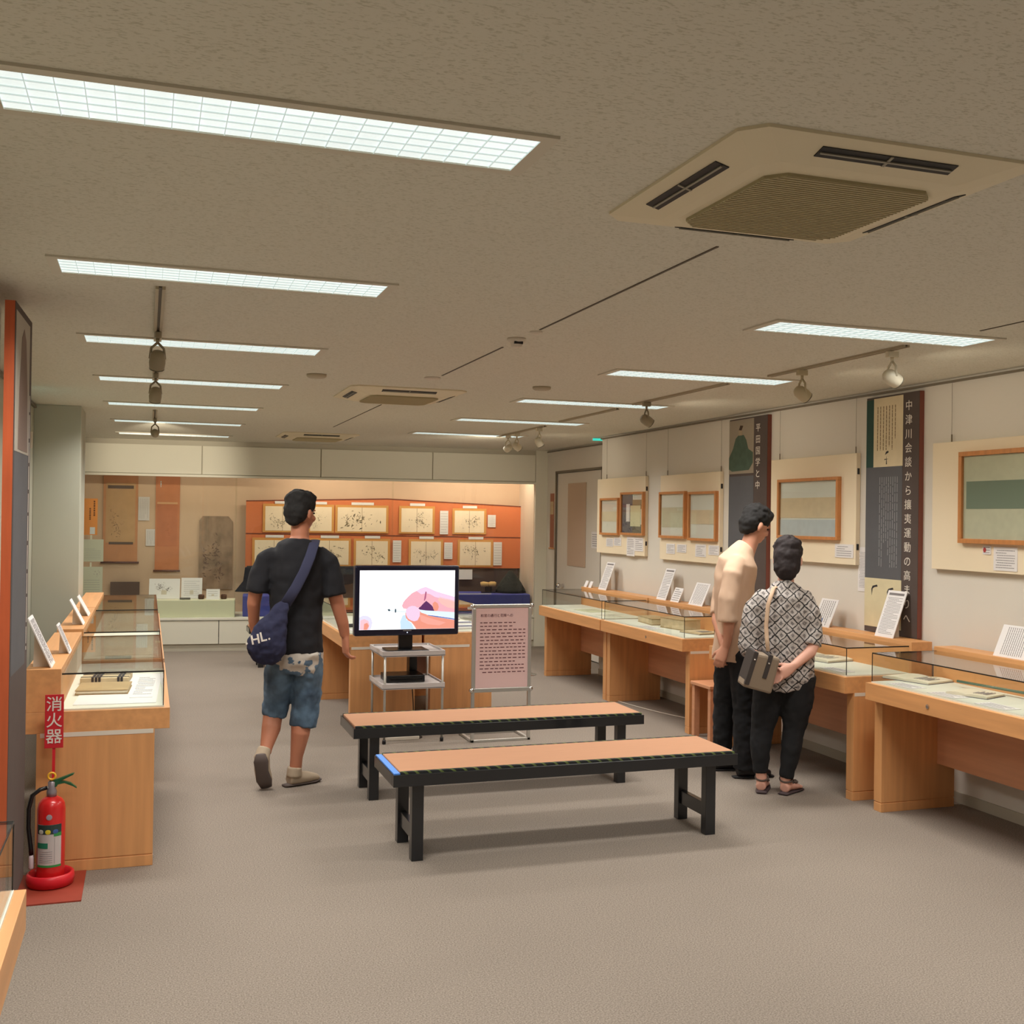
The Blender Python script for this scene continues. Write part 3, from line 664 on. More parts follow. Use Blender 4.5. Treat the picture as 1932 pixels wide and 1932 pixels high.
# banners
dark_b = mat('banner_brown', (82, 70, 66), .8, noise=(1, 1, 1, 9, .06)); slate_b = mat('banner_slate', (90, 90, 94), .8, noise=(1, 1, 1, 9, .05)); green_b = mat('banner_green', (38, 70, 62), .8)
def banner_body(t, W, Hh, dep=.035):
    MB().box(0, W, -dep, -.001, 0, Hh).build('core_board', mat('dark_red_wood', (128, 68, 54), .5), t)
    return -dep
t = thing('title_banner', 'tall dark banner with white vertical Japanese title, right wall', 'banner', (RX, 5.925, .907), -PI/2, 'tall title banners')
y = banner_body(t, .505, 1.505)
MB().box(0, .505, y-.002, y, 0, 1.505).build('brown_face', dark_b, t)
MB().box(0, .355, y-.003, y-.002, .345, 1.055).build('slate_panel', slate_b, t)
MB().box(0, .075, y-.003, y-.002, 1.055, 1.49).build('green_panel', green_b, t)
pn = MB().box(.075, .358, y-.004, y-.002, 1.055, 1.495).build('letter_print', mat('aged_paper', (216, 200, 166), .85, noise=(1, 1, 1, 10, .06)), t)
lines(pn, .10, .30, 1.16, 1.44, 7, m=mat('sepia', (120, 98, 70), .8), y=y-.004, vertical=True, th=.22)
MB().prism([(.19, 1.13), (.225, 1.145), (.22, 1.155), (.20, 1.15)], y-.005, y-.004).prism([(.20, 1.07), (.204, 1.12), (.209, 1.07)], y-.005, y-.004).prism([(.185, 1.098), (.225, 1.104), (.185, 1.105)], y-.005, y-.004).build('brush_mark', ink, pn)
pn = MB().box(0, .358, y-.004, y-.002, .035, .345).build('lower_print', mat('aged_paper2', (214, 202, 166), .85, noise=(1, 1, 1, 10, .06)), t)
def leafmark(x, z): return [(x, z), (x+.012, z+.02), (x+.055, z+.03), (x+.062, z+.018), (x+.03, z+.012), (x+.012, z+.002), (x+.004, z-.04)]
MB().prism(leafmark(.07, .275), y-.005, y-.004).prism(leafmark(.225, .265), y-.005, y-.004).build('brush_mark', ink, pn)
lines(t, .13, .32, .42, .99, 9, m=mat('banner_text', (150, 150, 152), .8), y=y-.003, vertical=True, th=.22)
title = '中津川会談から攘夷運動の高まりへ'
for i, ch in enumerate(title): text(ch, .066, t, (.378, y-.003, 1.40-i*.0872), FR, text_white)
t = thing('title_banner', 'dark banner with seated figure picture, behind the man in beige', 'banner', (RX, 7.675, .93), -PI/2, 'tall title banners')
y = banner_body(t, .56, 1.485)
MB().box(0, .56, y-.002, y, 0, 1.485).build('brown_face', dark_b, t)
MB().box(0, .37, y-.003, y-.002, 0, 1.03).build('slate_panel', slate_b, t)
pn = MB().box(0, .37, y-.004, y-.002, 1.05, 1.475).build('portrait_print', mat('portrait_ground', (150, 138, 122), .85), t)
MB().prism([(.0, 1.09), (.0, 1.18), (.06, 1.25), (.10, 1.33), (.14, 1.352), (.22, 1.352), (.26, 1.31), (.29, 1.24), (.36, 1.21), (.36, 1.13), (.30, 1.075), (.05, 1.07)], y-.005, y-.004).build('robe_shape', mat('robe_green', (74, 92, 78), .85, noise=(1, 1, 1, 20, .12)), pn)
MB().prism([(.15, 1.35), (.14, 1.385), (.17, 1.40), (.20, 1.385), (.20, 1.35)], y-.005, y-.004).build('face_shape', mat('portrait_skin', (164, 146, 122), .85), pn)
MB().prism([(.15, 1.395), (.17, 1.43), (.21, 1.425), (.185, 1.39)], y-.006, y-.004).build('hat_shape', mat('portrait_hat', (66, 48, 34), .85), pn)
for i, ch in enumerate('平田国学と中'): text(ch, .068, t, (.395, y-.003, 1.37-i*.088), FR, text_white)
for nm, x in (('title_banner', .25),):
    pass
# left banner standing beside the pier
t = thing('title_banner', 'tall dark banner seen edge-on at the left photo edge, orange wood side', 'banner', (-.481, 4.42, .08), PI/2-.02, 'tall title banners')
MB().box(0, .50, 0, .035, 0, 2.31).build('core_board', red_wood, t)
MB().box(0.001, .50, -.002, 0, 0, 2.31).build('brown_face', dark_b, t)
MB().box(.02, .42, -.003, -.002, .9, 1.75).build('slate_panel', slate_b, t)
pn = MB().box(.02, .42, -.004, -.002, 1.75, 2.28).build('portrait_print', mat('statue_ground', (176, 168, 156), .8), t)
MB().prism([(.10, 1.76), (.12, 2.0), (.18, 2.2), (.24, 2.24), (.30, 2.2), (.36, 2.0), (.38, 1.76)], -.005, -.004).build('statue_shape', mat('statue_brown', (128, 108, 98), .85), pn)
lines(t, .44, .48, .95, 2.0, 1, m=text_white, y=-.002, vertical=True, th=.3)

# hanging scroll by the door frame
t = thing('hanging_scroll', 'narrow reddish hanging scroll beside the far door frame', 'hanging scroll', (4.76, 12.62, 1.24), -PI/2)
MB().box(0, .13, -.006, -.002, 0, .68).build('scroll_cloth', mat('scroll_red', (168, 112, 88), .85), t)
MB().box(.012, .118, -.008, -.006, .42, .58).build('scroll_paper', paper_t, t)
MB().cyl((-.015, -.009, 0), (.145, -.009, 0), .009).build('roller', wood_h, t, smooth=True)

# ------------------------------------------------------------------ fire extinguisher corner
o = MB().box(-.68, -.235, 4.785, 5.182, 0, .006).build('floor_mat', mat('mat_red', (150, 56, 38), .6, noise=(1, 1, 1, 20, .06))); tag(o, 'dark red square floor plate under the fire extinguisher', 'floor mat')
red = mat('extinguisher_red', (206, 30, 32), .28, coat=.3); red2 = mat('stand_red', (214, 34, 48), .35)
EX = (-.372, 5.03, .006)
t = thing('extinguisher_stand', 'red round stand with white-lettered sign panel behind the fire extinguisher', 'sign stand', EX)
MB().lathe([(.075, 0), (.092, .004), (.098, .03), (.095, .05), (.088, .055), (.08, .05), (.076, .03), (.07, .01), (.066, .005)], seg=32).build('ring_base', red2, t, smooth=True)
MB().box(-.006, .006, .074, .080, .02, .60).build('pole', red2, t)
sp = MB().box(-.038, .038, .070, .074, .567, .80).build('sign_panel', mat('sign_red', (198, 32, 44), .5), t, bevel=.001)
for i, ch in enumerate('消火器'): text(ch, .068, sp, (-.034, .069, .734-i*.070), FR, text_white, offset=.0004)
t = thing('fire_extinguisher', 'red fire extinguisher with green lever and yellow ring at lower left', 'fire extinguisher', (EX[0], EX[1], EX[2]+.012))
MB().lathe([(.05, 0), (.056, .004), (.057, .02), (.057, .31), (.053, .335), (.042, .352), (.026, .362), (.02, .364)], seg=32).build('cylinder', red, t, smooth=True)
MB().lathe([(.02, .362), (.021, .385), (.016, .40), (.016, .425), (.01, .43)], seg=20).build('valve', mat('valve_grey', (150, 140, 146), .35, metal=.4), t, smooth=True)
grn = mat('lever_green', (26, 84, 52), .4)
lv = MB().prism([(-.014, .40), (.02, .405), (.03, .425), (.085, .452), (.09, .458), (.08, .457), (.022, .437), (-.008, .432)], -.010, .010).prism([(.015, .412), (.05, .418), (.085, .402), (.10, .392), (.098, .398), (.075, .418), (.045, .428), (.015, .424)], -.009, .009).build('lever', grn, t, bevel=.001)
MB().torus((0, 0, 0), .0145, .0045, M=Matrix.Translation((0, -.012, .452)) @ Matrix.Rotation(PI/2, 4, 'X')).build('pull_ring', mat('ring_yellow', (236, 176, 44), .4), t, smooth=True)
MB().tube([(-.018, -.004, .402, .008), (-.045, -.01, .397, .009), (-.075, -.015, .375, .009), (-.088, -.018, .32, .009), (-.088, -.02, .24, .009), (-.078, -.022, .16, .009), (-.075, -.022, .125, .009)], 10).build('hose', black_pl, t, smooth=True)
MB().tube([(-.075, -.022, .13, .007), (-.075, -.022, .11, .010), (-.075, -.022, .07, .0105), (-.075, -.022, .066, .009)], 12).build('nozzle', mat('nozzle_white', (206, 190, 196), .4), t, smooth=True)
MB().tube([(-.014, -.002, .402, .008), (-.038, -.008, .398, .008)], 10).build('hose_coupling', alu, t, smooth=True)
def wrap(a0, a1, z0, z1, r, m, name, n=14, par=None):
    b = MB(); P = []
    for i in range(n+1):
        a = a0+(a1-a0)*i/n
        P.append([b.bm.verts.new((r*math.cos(a), r*math.sin(a), z)) for z in (z0, z1)] + [b.bm.verts.new(((r-.0008)*math.cos(a), (r-.0008)*math.sin(a), z)) for z in (z0, z1)])
    for p, q in zip(P, P[1:]):
        b.bm.faces.new([p[0], q[0], q[1], p[1]]); b.bm.faces.new([p[2], p[3], q[3], q[2]]); b.bm.faces.new([p[0], p[2], q[2], q[0]]); b.bm.faces.new([p[1], q[1], q[3], p[3]])
    b.bm.faces.new([P[0][0], P[0][1], P[0][3], P[0][2]]); b.bm.faces.new([P[-1][0], P[-1][2], P[-1][3], P[-1][1]])
    return b.build(name, m, par, smooth=False)
A0, A1 = math.radians(212), math.radians(318)
lb = wrap(A0, A1, .075, .255, .0580, mat('label_grey', (196, 188, 186), .6), 'label', par=t)
wrap(A0, A1, .215, .255, .0586, mat('label_dark', (40, 60, 56), .6), 'label_header', par=lb)
wrap(math.radians(285), A1, .205, .22, .0588, mat('label_green', (50, 140, 70), .6), 'label_green_strip', par=lb)
wrap(A0, math.radians(262), .155, .178, .0586, mat('label_teal', (30, 120, 90), .6), 'label_green_box', par=lb)
wrap(A0, A1, .075, .084, .0586, MATS['label_green'], 'label_foot', par=lb)
wrap(math.radians(288), math.radians(289), .09, .20, .0586, ink_grey, 'label_rule', par=lb, n=2)
for k in range(6): wrap(math.radians(225), math.radians(280), .095+.009*k, .097+.009*k, .0586, ink_soft, 'label_rule', par=lb, n=6)
for a, c in ((232, (200, 200, 190)), (262, (220, 200, 50)), (292, (60, 90, 150))):
    a = math.radians(a); MB().ell((.0578*math.cos(a), .0578*math.sin(a), .225), (.011, .0015, .011), rot=(0, 0, a+PI/2)).build('label_symbol', mat('sym_%d' % c[0], c, .6), lb)
MB().ell((.0574*math.cos(math.radians(266)), .0574*math.sin(math.radians(266)), .287), (.012, .001, .012)).build('seal_sticker', mat('sticker_grey', (160, 150, 160), .5), t)

# ------------------------------------------------------------------ benches
pad_m = mat('bench_pad', (184, 136, 104), .85, noise=(1, 40, 1, 5, .05), bump=(200, .1, .002)); broc = brocade_mat()
def bench(x0, x1, y0, y1, label, strip=False, hh=.42):
    t = thing('bench', label, 'bench', (x0, y0, 0), 0, 'black benches with tan pads')
    W, D = x1-x0, y1-y0
    MB().box(0, W, 0, .035, hh-.06, hh-.004).box(0, W, D-.035, D, hh-.06, hh-.004).box(0, .035, .035, D-.035, hh-.06, hh-.004).box(W-.035, W, .035, D-.035, hh-.06, hh-.004).box(.035, W-.035, .035, D-.035, hh-.03, hh-.012).build('frame', black_lac, t, bevel=.002)
    xa = .035 if strip else .012
    MB().box(xa, W-.012, .026, D-.026, hh-.012, hh+.008).build('pad', pad_m, t, bevel=.004)
    for yy in (.008, D-.026): MB().box(xa, W-.012, yy, yy+.018, hh-.010, hh+.0085).build('pad_edging', broc, t, bevel=.003)
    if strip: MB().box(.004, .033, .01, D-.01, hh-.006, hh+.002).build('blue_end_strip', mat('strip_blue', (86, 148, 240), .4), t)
    for lx in (.10, W-.156):
        for ly in (.045, D-.095):
            MB().box(lx, lx+.056, ly, ly+.05, 0, hh-.03).build('leg', black_lac, t, bevel=.002)
        MB().box(lx+.012, lx+.044, .095, D-.095, .085, .155).build('stretcher', black_lac, t, bevel=.002)
    return t
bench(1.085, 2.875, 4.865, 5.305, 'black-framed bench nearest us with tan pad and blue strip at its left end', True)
bench(1.105, 2.885, 5.985, 6.425, 'black-framed bench with tan pad, behind the nearest one')
bench(1.02, 1.90, 11.55, 11.9, 'low dark bench far back, mostly hidden behind the standing man')

# ------------------------------------------------------------------ television on its trolley
t = thing('trolley', 'white two-shelf metal trolley under the television', 'trolley', (1.59, 7.49, 0))
wt = mat('trolley_white', (206, 198, 196), .5)
for z in (.41, .64):
    MB().box(-.01, .445, 0, .47, z-.025, z-.019).box(-.01, .445, 0, .008, z-.028, z+.012).box(-.01, .445, .462, .47, z-.028, z+.012).box(-.01, 0, .008, .462, z-.028, z+.012).box(.437, .445, .008, .462, z-.028, z+.012).box(0, .437, .008, .462, z-.019, z).build('shelf', wt, t, bevel=.001)
for x in (.004, .423):
    for y in (.006, .45):
        p = MB().cyl((x+.006, y+.004, .03), (x+.006, y+.004, .65), .009).build('post', alu, t, smooth=True)
        MB().lathe([(.012, 0), (.014, .012), (.012, .028), (.006, .032)], (x+.006, y+.004, 0), 12).build('foot', black_pl, p, smooth=True)
t = thing('television', 'flat television on the trolley showing a hand writing with a pen', 'television', (1.775, 7.62, .641))
MB().box(-.15, .15, -.10, .12, 0, .014).build('stand_foot', black_pl, t, bevel=.006)
MB().box(-.05, .05, .0, .04, .014, .16).build('stand_neck', black_pl, t, bevel=.004)
MB().box(-.382, .382, -.04, .035, .112, .612).build('housing', navy_pl, t, bevel=.012)
MB().box(-.348, .348, -.0425, -.039, .157, .578).build('screen', mat('screen_white', (250, 250, 252), .3, emis=((246, 247, 252), 1.0)), t)
def em(n, c, s=1.0): return mat(n, (10, 10, 10), .4, emis=(c, s))
scr = bpy.data.objects['screen']
def sp_(pts, y, m, nm): return MB().prism([(-.348+.696*a, .157+.421*(1-b)) for a, b in pts], -.0425-y-.0002, -.0425-y).build(nm, m, scr)
hand_a = em('pic_skin', (240, 176, 188)); hand_b = em('pic_skin_orange', (236, 150, 128)); hand_c = em('pic_skin_light', (240, 206, 232)); hand_d = em('pic_shadow', (92, 44, 96)); pen_m = em('pic_pen', (224, 240, 246)); pen_d = em('pic_pen_dark', (90, 130, 190))
# traced as the hand on the screen: back of hand, index finger, thumb, pen
def sq(pts, y, m, nm): return sp_([((a-778)/564.0, (b-645)/340.0) for a, b in pts], y, m, nm)
sq([(1025, 850), (1035, 826), (1060, 798), (1085, 776), (1110, 764), (1135, 750), (1165, 740), (1195, 752), (1230, 768), (1280, 785), (1342, 800), (1342, 930), (1270, 915), (1225, 880), (1212, 862), (1196, 846), (1170, 824), (1152, 840), (1138, 858), (1118, 862), (1090, 858), (1060, 868), (1035, 866)], .0002, hand_a, 'picture_hand')
sq([(1110, 764), (1135, 750), (1165, 740), (1195, 752), (1230, 768), (1342, 800), (1342, 828), (1270, 812), (1222, 800), (1190, 782), (1168, 778), (1140, 784)], .0004, hand_c, 'picture_knuckle')
sq([(1250, 800), (1300, 812), (1342, 822), (1342, 870), (1300, 862), (1262, 842), (1240, 818)], .0004, em('pic_skin_warm', (246, 190, 182)), 'picture_wrist')
sq([(1164, 768), (1172, 770), (1168, 806), (1160, 822), (1156, 820)], .0006, em('pic_fold', (176, 92, 128)), 'picture_fold')
sq([(1118, 866), (1136, 856), (1152, 838), (1170, 822), (1188, 836), (1204, 850), (1216, 866), (1226, 880), (1190, 884), (1150, 880), (1130, 874)], .0006, hand_d, 'picture_shadow')
sq([(1208, 838), (1222, 826), (1240, 838), (1246, 858), (1240, 878), (1222, 884), (1212, 866)], .0008, hand_b, 'picture_fingertip')
sq([(1050, 872), (1066, 856), (1084, 850), (1104, 852), (1124, 864), (1142, 880), (1160, 896), (1190, 908), (1250, 920), (1342, 936), (1342, 984), (1112, 984), (1100, 966), (1084, 946), (1062, 934), (1050, 918), (1046, 894)], .0009, hand_b, 'picture_thumb')
sq([(1050, 872), (1066, 856), (1084, 850), (1104, 852), (1124, 864), (1134, 880), (1132, 910), (1120, 934), (1100, 940), (1080, 934), (1062, 922), (1050, 900)], .0011, hand_c, 'picture_thumb_light')
sq([(1130, 900), (1180, 918), (1240, 936), (1290, 950), (1250, 966), (1180, 958), (1140, 940)], .0011, em('pic_palm', (244, 166, 150)), 'picture_palm')
sq([(945, 870), (985, 874), (1050, 880), (1052, 890), (985, 882), (945, 878)], .0013, em('pic_nib', (226, 236, 240)), 'picture_nib')
sq([(1128, 872), (1170, 878), (1260, 884), (1342, 890), (1342, 928), (1290, 918), (1230, 906), (1170, 900), (1140, 890)], .0013, pen_m, 'picture_pen')
sq([(1180, 903), (1240, 911), (1342, 929), (1342, 935), (1240, 918), (1184, 908)], .0015, pen_d, 'picture_pen_shade')
sq([(940, 870), (952, 866), (958, 874), (950, 881)], .0015, em('pic_tip', (40, 70, 84)), 'picture_pen_tip'); sq([(984, 866), (992, 866), (992, 888), (984, 888)], .0015, em('pic_tip', (40, 70, 84)), 'picture_pen_ring')
sq([(778, 912), (798, 902), (826, 904), (846, 918), (854, 942), (850, 966), (842, 984), (778, 984)], .0003, em('pic_pale', (226, 222, 250)), 'picture_other_hand'); sq([(784, 930), (806, 922), (830, 932), (838, 956), (830, 984), (782, 984)], .0006, em('pic_skin_soft', (246, 196, 206)), 'picture_other_palm'); sq([(806, 950), (824, 944), (834, 962), (822, 984), (804, 984)], .0008, hand_b, 'picture_other_tip')
sq([(1020, 984), (1016, 940), (1030, 905), (1050, 900), (1056, 930), (1084, 950), (1100, 984)], .0003, em('pic_blue', (200, 226, 250)), 'picture_sleeve_glow')
MB().ell((.0, -.041, .134), (.004, .002, .004)).build('power_lamp', em('lamp_white', (220, 230, 255), 1.5), t)
MB().box(-.03, .03, -.0405, -.0395, .145, .150).build('maker_mark', ink_soft, t)
t = thing('disc_player', 'flat black disc player with dark case on the trolley lower shelf', 'disc player', (1.62, 7.62, .411))
MB().box(.02, .30, 0, .22, 0, .05).build('body', black_pl, t, bevel=.004); MB().box(.04, .28, -.002, 0, .012, .036).build('front_panel', mat('gloss_black', (8, 8, 10), .1), t)
o = MB().box(1.86, 1.92, 7.86, 7.95, .411, .61).build('adapter_box', black_pl, bevel=.004); tag(o, 'upright black box standing behind the disc player', 'adapter')
o = MB().box(1.66, 1.84, 7.525, 7.57, .6405, .652).build('remote_control', mat('remote_grey', (150, 150, 156), .4), bevel=.003); tag(o, 'grey remote control on the trolley before the television foot', 'remote control')
# cables
def cable(pts, r, m, name, label):
    cu = bpy.data.curves.new(name, 'CURVE'); cu.dimensions = '3D'; cu.bevel_depth = r; cu.bevel_resolution = 2
    s = cu.splines.new('NURBS'); s.points.add(len(pts)-1); s.use_endpoint_u = True; s.order_u = 4
    for p, q in zip(s.points, pts): p.co = q+(1,)
    cu.materials.append(m); o = curve_to_mesh(cu, name); tag(o, label, 'cable'); return o
cable([(1.88, 7.9, .45), (1.9, 7.85, .2), (1.88, 7.8, .006), (1.80, 7.68, .006), (1.86, 7.60, .006), (1.94, 7.66, .006), (1.86, 7.74, .006), (1.76, 7.68, .006), (1.66, 7.8, .006), (1.55, 7.9, .006)], .004, black_pl, 'power_cable', 'black power cable coiled on the floor under the trolley')
o = MB().box(1.64, 1.88, 7.60, 7.64, .0, .025).build('power_strip', white_pl, bevel=.004); tag(o, 'white power strip on the floor under the trolley', 'power strip')
cable([(3.95, 8.9, .004), (3.98, 8.4, .004), (4.1, 7.9, .004), (4.3, 7.6, .004)], .004, white_pl, 'floor_cable', 'pale cable lying on the carpet under the right cases')

# notice stand
t = thing('notice_stand', 'aluminium framed pink notice stand right of the television', 'notice stand', (2.205, 7.40, 0))
MB().box(0, .022, -.012, .012, 0, .37).box(.425, .447, -.012, .012, 0, .37).box(0, .447, -.012, .012, 0, .018).box(0, .022, .0, .30, 0, .018).box(.425, .447, .0, .30, 0, .018).box(0.022, .425, .28, .30, 0, .018).box(.03, .40, .05, .07, .06, .075).build('leg_frame', alu, t, bevel=.002)
MB().box(0, .447, -.014, .010, .355, .385).box(0, .447, -.014, .010, .958, .984).box(0, .026, -.014, .010, .385, .958).box(.421, .447, -.014, .010, .385, .958).build('snap_frame', alu, t, bevel=.004)
for x in (0, .447):
    for z in (.37, .972): MB().cyl((x, -.017, z), (x, .012, z), .015).build('corner_joint', chrome, t, smooth=True)
pn = MB().box(.026, .421, -.008, .006, .385, .958).build('pink_sheet', mat('pink_paper', (236, 200, 198), .7), t)
plum = mat('plum_ink', (112, 64, 70), .8)
text('和宮の通行と花嫁への', .0245, t, (.06, -.009, .895), FR, plum, extrude=.0004)
lines(t, .058, .40, .485, .865, 15, m=plum, y=-.0082, th=.26, fill=.7)

# chair between cases, chrome disc
t = thing('wooden_chair', 'plain wooden stool between two right-hand cases, behind the man in beige', 'stool', (3.86, 6.93, 0))
MB().box(0, .40, 0, .30, .385, .41).build('seat', wood_under, t, bevel=.004)
for x in (.01, .345):
    for y in (.01, .25): MB().box(x, x+.045, y, y+.04, 0, .385).build('leg', wood_under, t, bevel=.002)
MB().box(.05, .36, .02, .04, .30, .37).build('rail', wood_under, t)
t = thing('floor_disc', 'chrome disc foot on the carpet beside the farthest right case', 'stand base', (3.70, 10.5, 0))
MB().lathe([(.12, 0), (.12, .006), (.04, .014), (.01, .016)]).build('disc', chrome, t, smooth=True)

# ------------------------------------------------------------------ contents of the wall showcase (own frame, same as the back wall)
B0 = Matrix.Translation((0, 13.2, 0)) @ Matrix.Rotation(BYAW, 4, 'Z')
def bthing(name, label, cat, x, y, z, group=None):
    p = B0 @ Vector((x, y, z)); return thing(name, label, cat, p, BYAW, group)
DB = .79
t = bthing('hanging_scroll', 'wide tan hanging scroll with ink branch, leftmost in the showcase', 'hanging scroll', -.585, DB, 1.0, 'hanging scrolls in the showcase')
MB().box(0, .40, -.008, -.003, 0, 1.06).build('scroll_cloth', mat('scroll_tan', (190, 136, 100), .85, noise=(1, 1, 1, 8, .06)), t)
MB().box(.03, .37, -.010, -.008, .24, .97).build('scroll_paper', mat('scroll_paper_tan', (186, 150, 112), .85, noise=(1, 1, 1, 8, .06)), t)
MB().box(.05, .35, -.012, -.010, .90, .94).box(.07, .35, -.012, -.010, .22, .25).build('scroll_band', mat('scroll_band', (96, 80, 74), .85), t)
strokes(t, .05, .35, .28, .85, 60, y=-.010, seed=4, m=mat('ink_brown', (120, 92, 72), .8), size=.06)
MB().cyl((-.02, -.012, 0), (.42, -.012, 0), .012).build('roller', mat('roller_dark', (92, 62, 60), .5), t, smooth=True)
t = bthing('hanging_scroll', 'narrow reddish hanging scroll, second in the showcase', 'hanging scroll', .02, DB, .90, 'hanging scrolls in the showcase')
MB().box(0, .285, -.008, -.003, 0, 1.16).build('scroll_cloth', mat('scroll_rust', (188, 122, 86), .85, noise=(1, 1, 1, 8, .06)), t)
MB().box(.02, .26, -.010, -.008, .30, .82).build('scroll_paper', mat('scroll_paper_rust', (180, 112, 80), .85, noise=(1, 1, 1, 8, .08)), t)
MB().box(.02, .26, -.012, -.010, .82, .845).build('scroll_band', mat('scroll_pale_band', (204, 158, 118), .85), t)
strokes(t, .12, .26, .33, .7, 16, y=-.010, seed=9, m=mat('ink_rust', (116, 62, 40), .8), size=.1)
MB().cyl((-.015, -.012, 0), (.30, -.012, 0), .011).build('roller', MATS['roller_dark'], t, smooth=True)
for (x, z0, wd, ht, lab) in ((-.18, 1.515, .13, .29, 'upper pale blue paper between the two scrolls'), (-.088, 1.205, .12, .205, 'lower pale paper between the two scrolls')):
    t = bthing('wall_paper_sheet', lab, 'paper', x, DB, z0); MB().box(0, wd, -.004, -.002, 0, ht).build('sheet', mat('paper_bluish', (206, 200, 200), .8), t); lines(t, .01, wd-.01, .02, ht-.02, 5, y=-.004, m=ink_soft, vertical=True, th=.15)
t = bthing('ink_rubbing', 'grey stone-rubbing print with clipped corners on the showcase wall', 'rubbing', .54, DB, .67)
MB().prism([(0, 0), (.405, 0), (.405, .84), (.35, .91), (.04, .91), (0, .85)], -.006, -.002).build('sheet', mat('rubbing_grey', (146, 124, 106), .9, noise=(1.5, 1.5, 1, 5, .30)), t)
strokes(t, .04, .37, .05, .85, 130, y=-.006, seed=12, m=mat('rubbing_dark', (112, 92, 82), .9), size=.09)
t = bthing('dark_plaque', 'dark brown wooden plaque below the wide scroll', 'plaque', -.485, DB-.02, .60); MB().box(0, .335, -.03, -.002, 0, .165).build('board', mat('plaque_brown', (92, 72, 66), .8), t)
# panels just behind the glass
t = bthing('orange_poster', 'narrow orange poster with vertical text at the left end of showcase', 'poster', -.70, .07, 1.345)
MB().box(0, .145, -.004, 0, 0, .42).build('sheet', mat('poster_orange', (240, 150, 70), .7), t)
lines(t, .085, .135, .11, .395, 1, m=mat('poster_ink', (120, 64, 20), .8), y=-.004, vertical=True, th=.35, fill=.75); lines(t, .04, .09, .09, .31, 1, m=MATS['poster_ink'], y=-.004, vertical=True, th=.35, fill=.75)
MB().box(.065, .12, -.005, -.004, .01, .09).build('pasted_picture', paper, t)
for (z0, wd, ht, lab) in ((1.04, .235, .255, 'pale square text panel hanging under the orange poster'), (.63, .23, .35, 'pale text panel with flower drawing, lowest of the hanging three')):
    t = bthing('text_sheet', lab, 'text panel', -.72, .07, z0, 'hanging text panels'); MB().box(0, wd, -.004, 0, 0, ht).build('sheet', mat('panel_cream', (210, 206, 184), .8), t); lines(t, .03, wd-.03, .02, ht*.6, 7, y=-.004, m=ink_soft, th=.12)
    MB().box(.09, .11, -.003, 0, ht, ht+.05).build('hanging_strip', paper_y, t)
    if z0 < .8: strokes(t, .13, .22, ht*.6, ht*.97, 24, y=-.004, seed=6, size=.1, m=mat('flower_ink', (150, 120, 130), .8))
# white riser with small things
t = bthing('display_riser', 'pale green-white low plinth box in the showcase', 'display plinth', .0, .06, .39); MB().box(0, .99, 0, .34, 0, .20).build('body', mat('riser_white', (222, 220, 192), .7), t, bevel=.003)
t = bthing('picture_card', 'wide white card with ink landscape on the plinth', 'picture card', .0, .30, .592); M = Matrix.Rotation(-.2, 4, 'X')
MB().box(0, .35, 0, .004, 0, .24, M).build('card', paper, t); strokes(t, .05, .33, .04, .22, 110, y=0, seed=21, M=M, m=ink_grey, size=.045); MB().box(.14, .2, .01, .05, 0, .1).build('prop', white_pl, t)
t = bthing('text_card', 'plain upright white text card beside the ink landscape', 'text card', .365, .31, .592)
MB().box(0, .24, 0, .004, 0, .25, M).build('card', paper, t); lines(t, .03, .21, .03, .22, 8, y=0, m=ink_soft, M=M, th=.15); MB().box(.1, .14, .01, .05, 0, .1).build('prop', white_pl, t)
t = bthing('ink_stick', 'grey flat block on the plinth before the text card', 'ink block', .36, .16, .592); MB().box(0, .12, 0, .05, 0, .02).build('block', mat('slate_grey', (92, 92, 88), .6), t, bevel=.003)
for x, lab in ((.60, 'small dark brown jar left of the small white card'), (.86, 'small dark brown jar right of the small white card')):
    t = bthing('jar', lab, 'jar', x, .24, .592, 'small dark jars'); MB().lathe([(.03, 0), (.036, .01), (.036, .045), (.03, .055), (.028, .05), (.005, .045)]).build('body', mat('jar_brown', (84, 56, 44), .35), t, smooth=True)
t = bthing('text_card', 'small white text card between the two dark jars', 'text card', .66, .16, .592); M2 = Matrix.Rotation(-.25, 4, 'X'); MB().box(0, .155, 0, .004, 0, .125, M2).build('card', paper, t); lines(t, .02, .13, .03, .11, 3, y=0, m=ink_soft, M=M2, th=.15); MB().box(.06, .09, .01, .04, 0, .06).build('prop', white_pl, t)
# orange cloth picture wall
oc = mat('orange_felt', (212, 122, 78), .9, noise=(1, 1, 9, 30, .07)); oc_edge = mat('felt_edge', (120, 66, 52), .9)
t = bthing('picture_screen', 'long orange cloth screen pinned with ink picture sheets in the showcase', 'picture screen', 1.10, .72, .955)
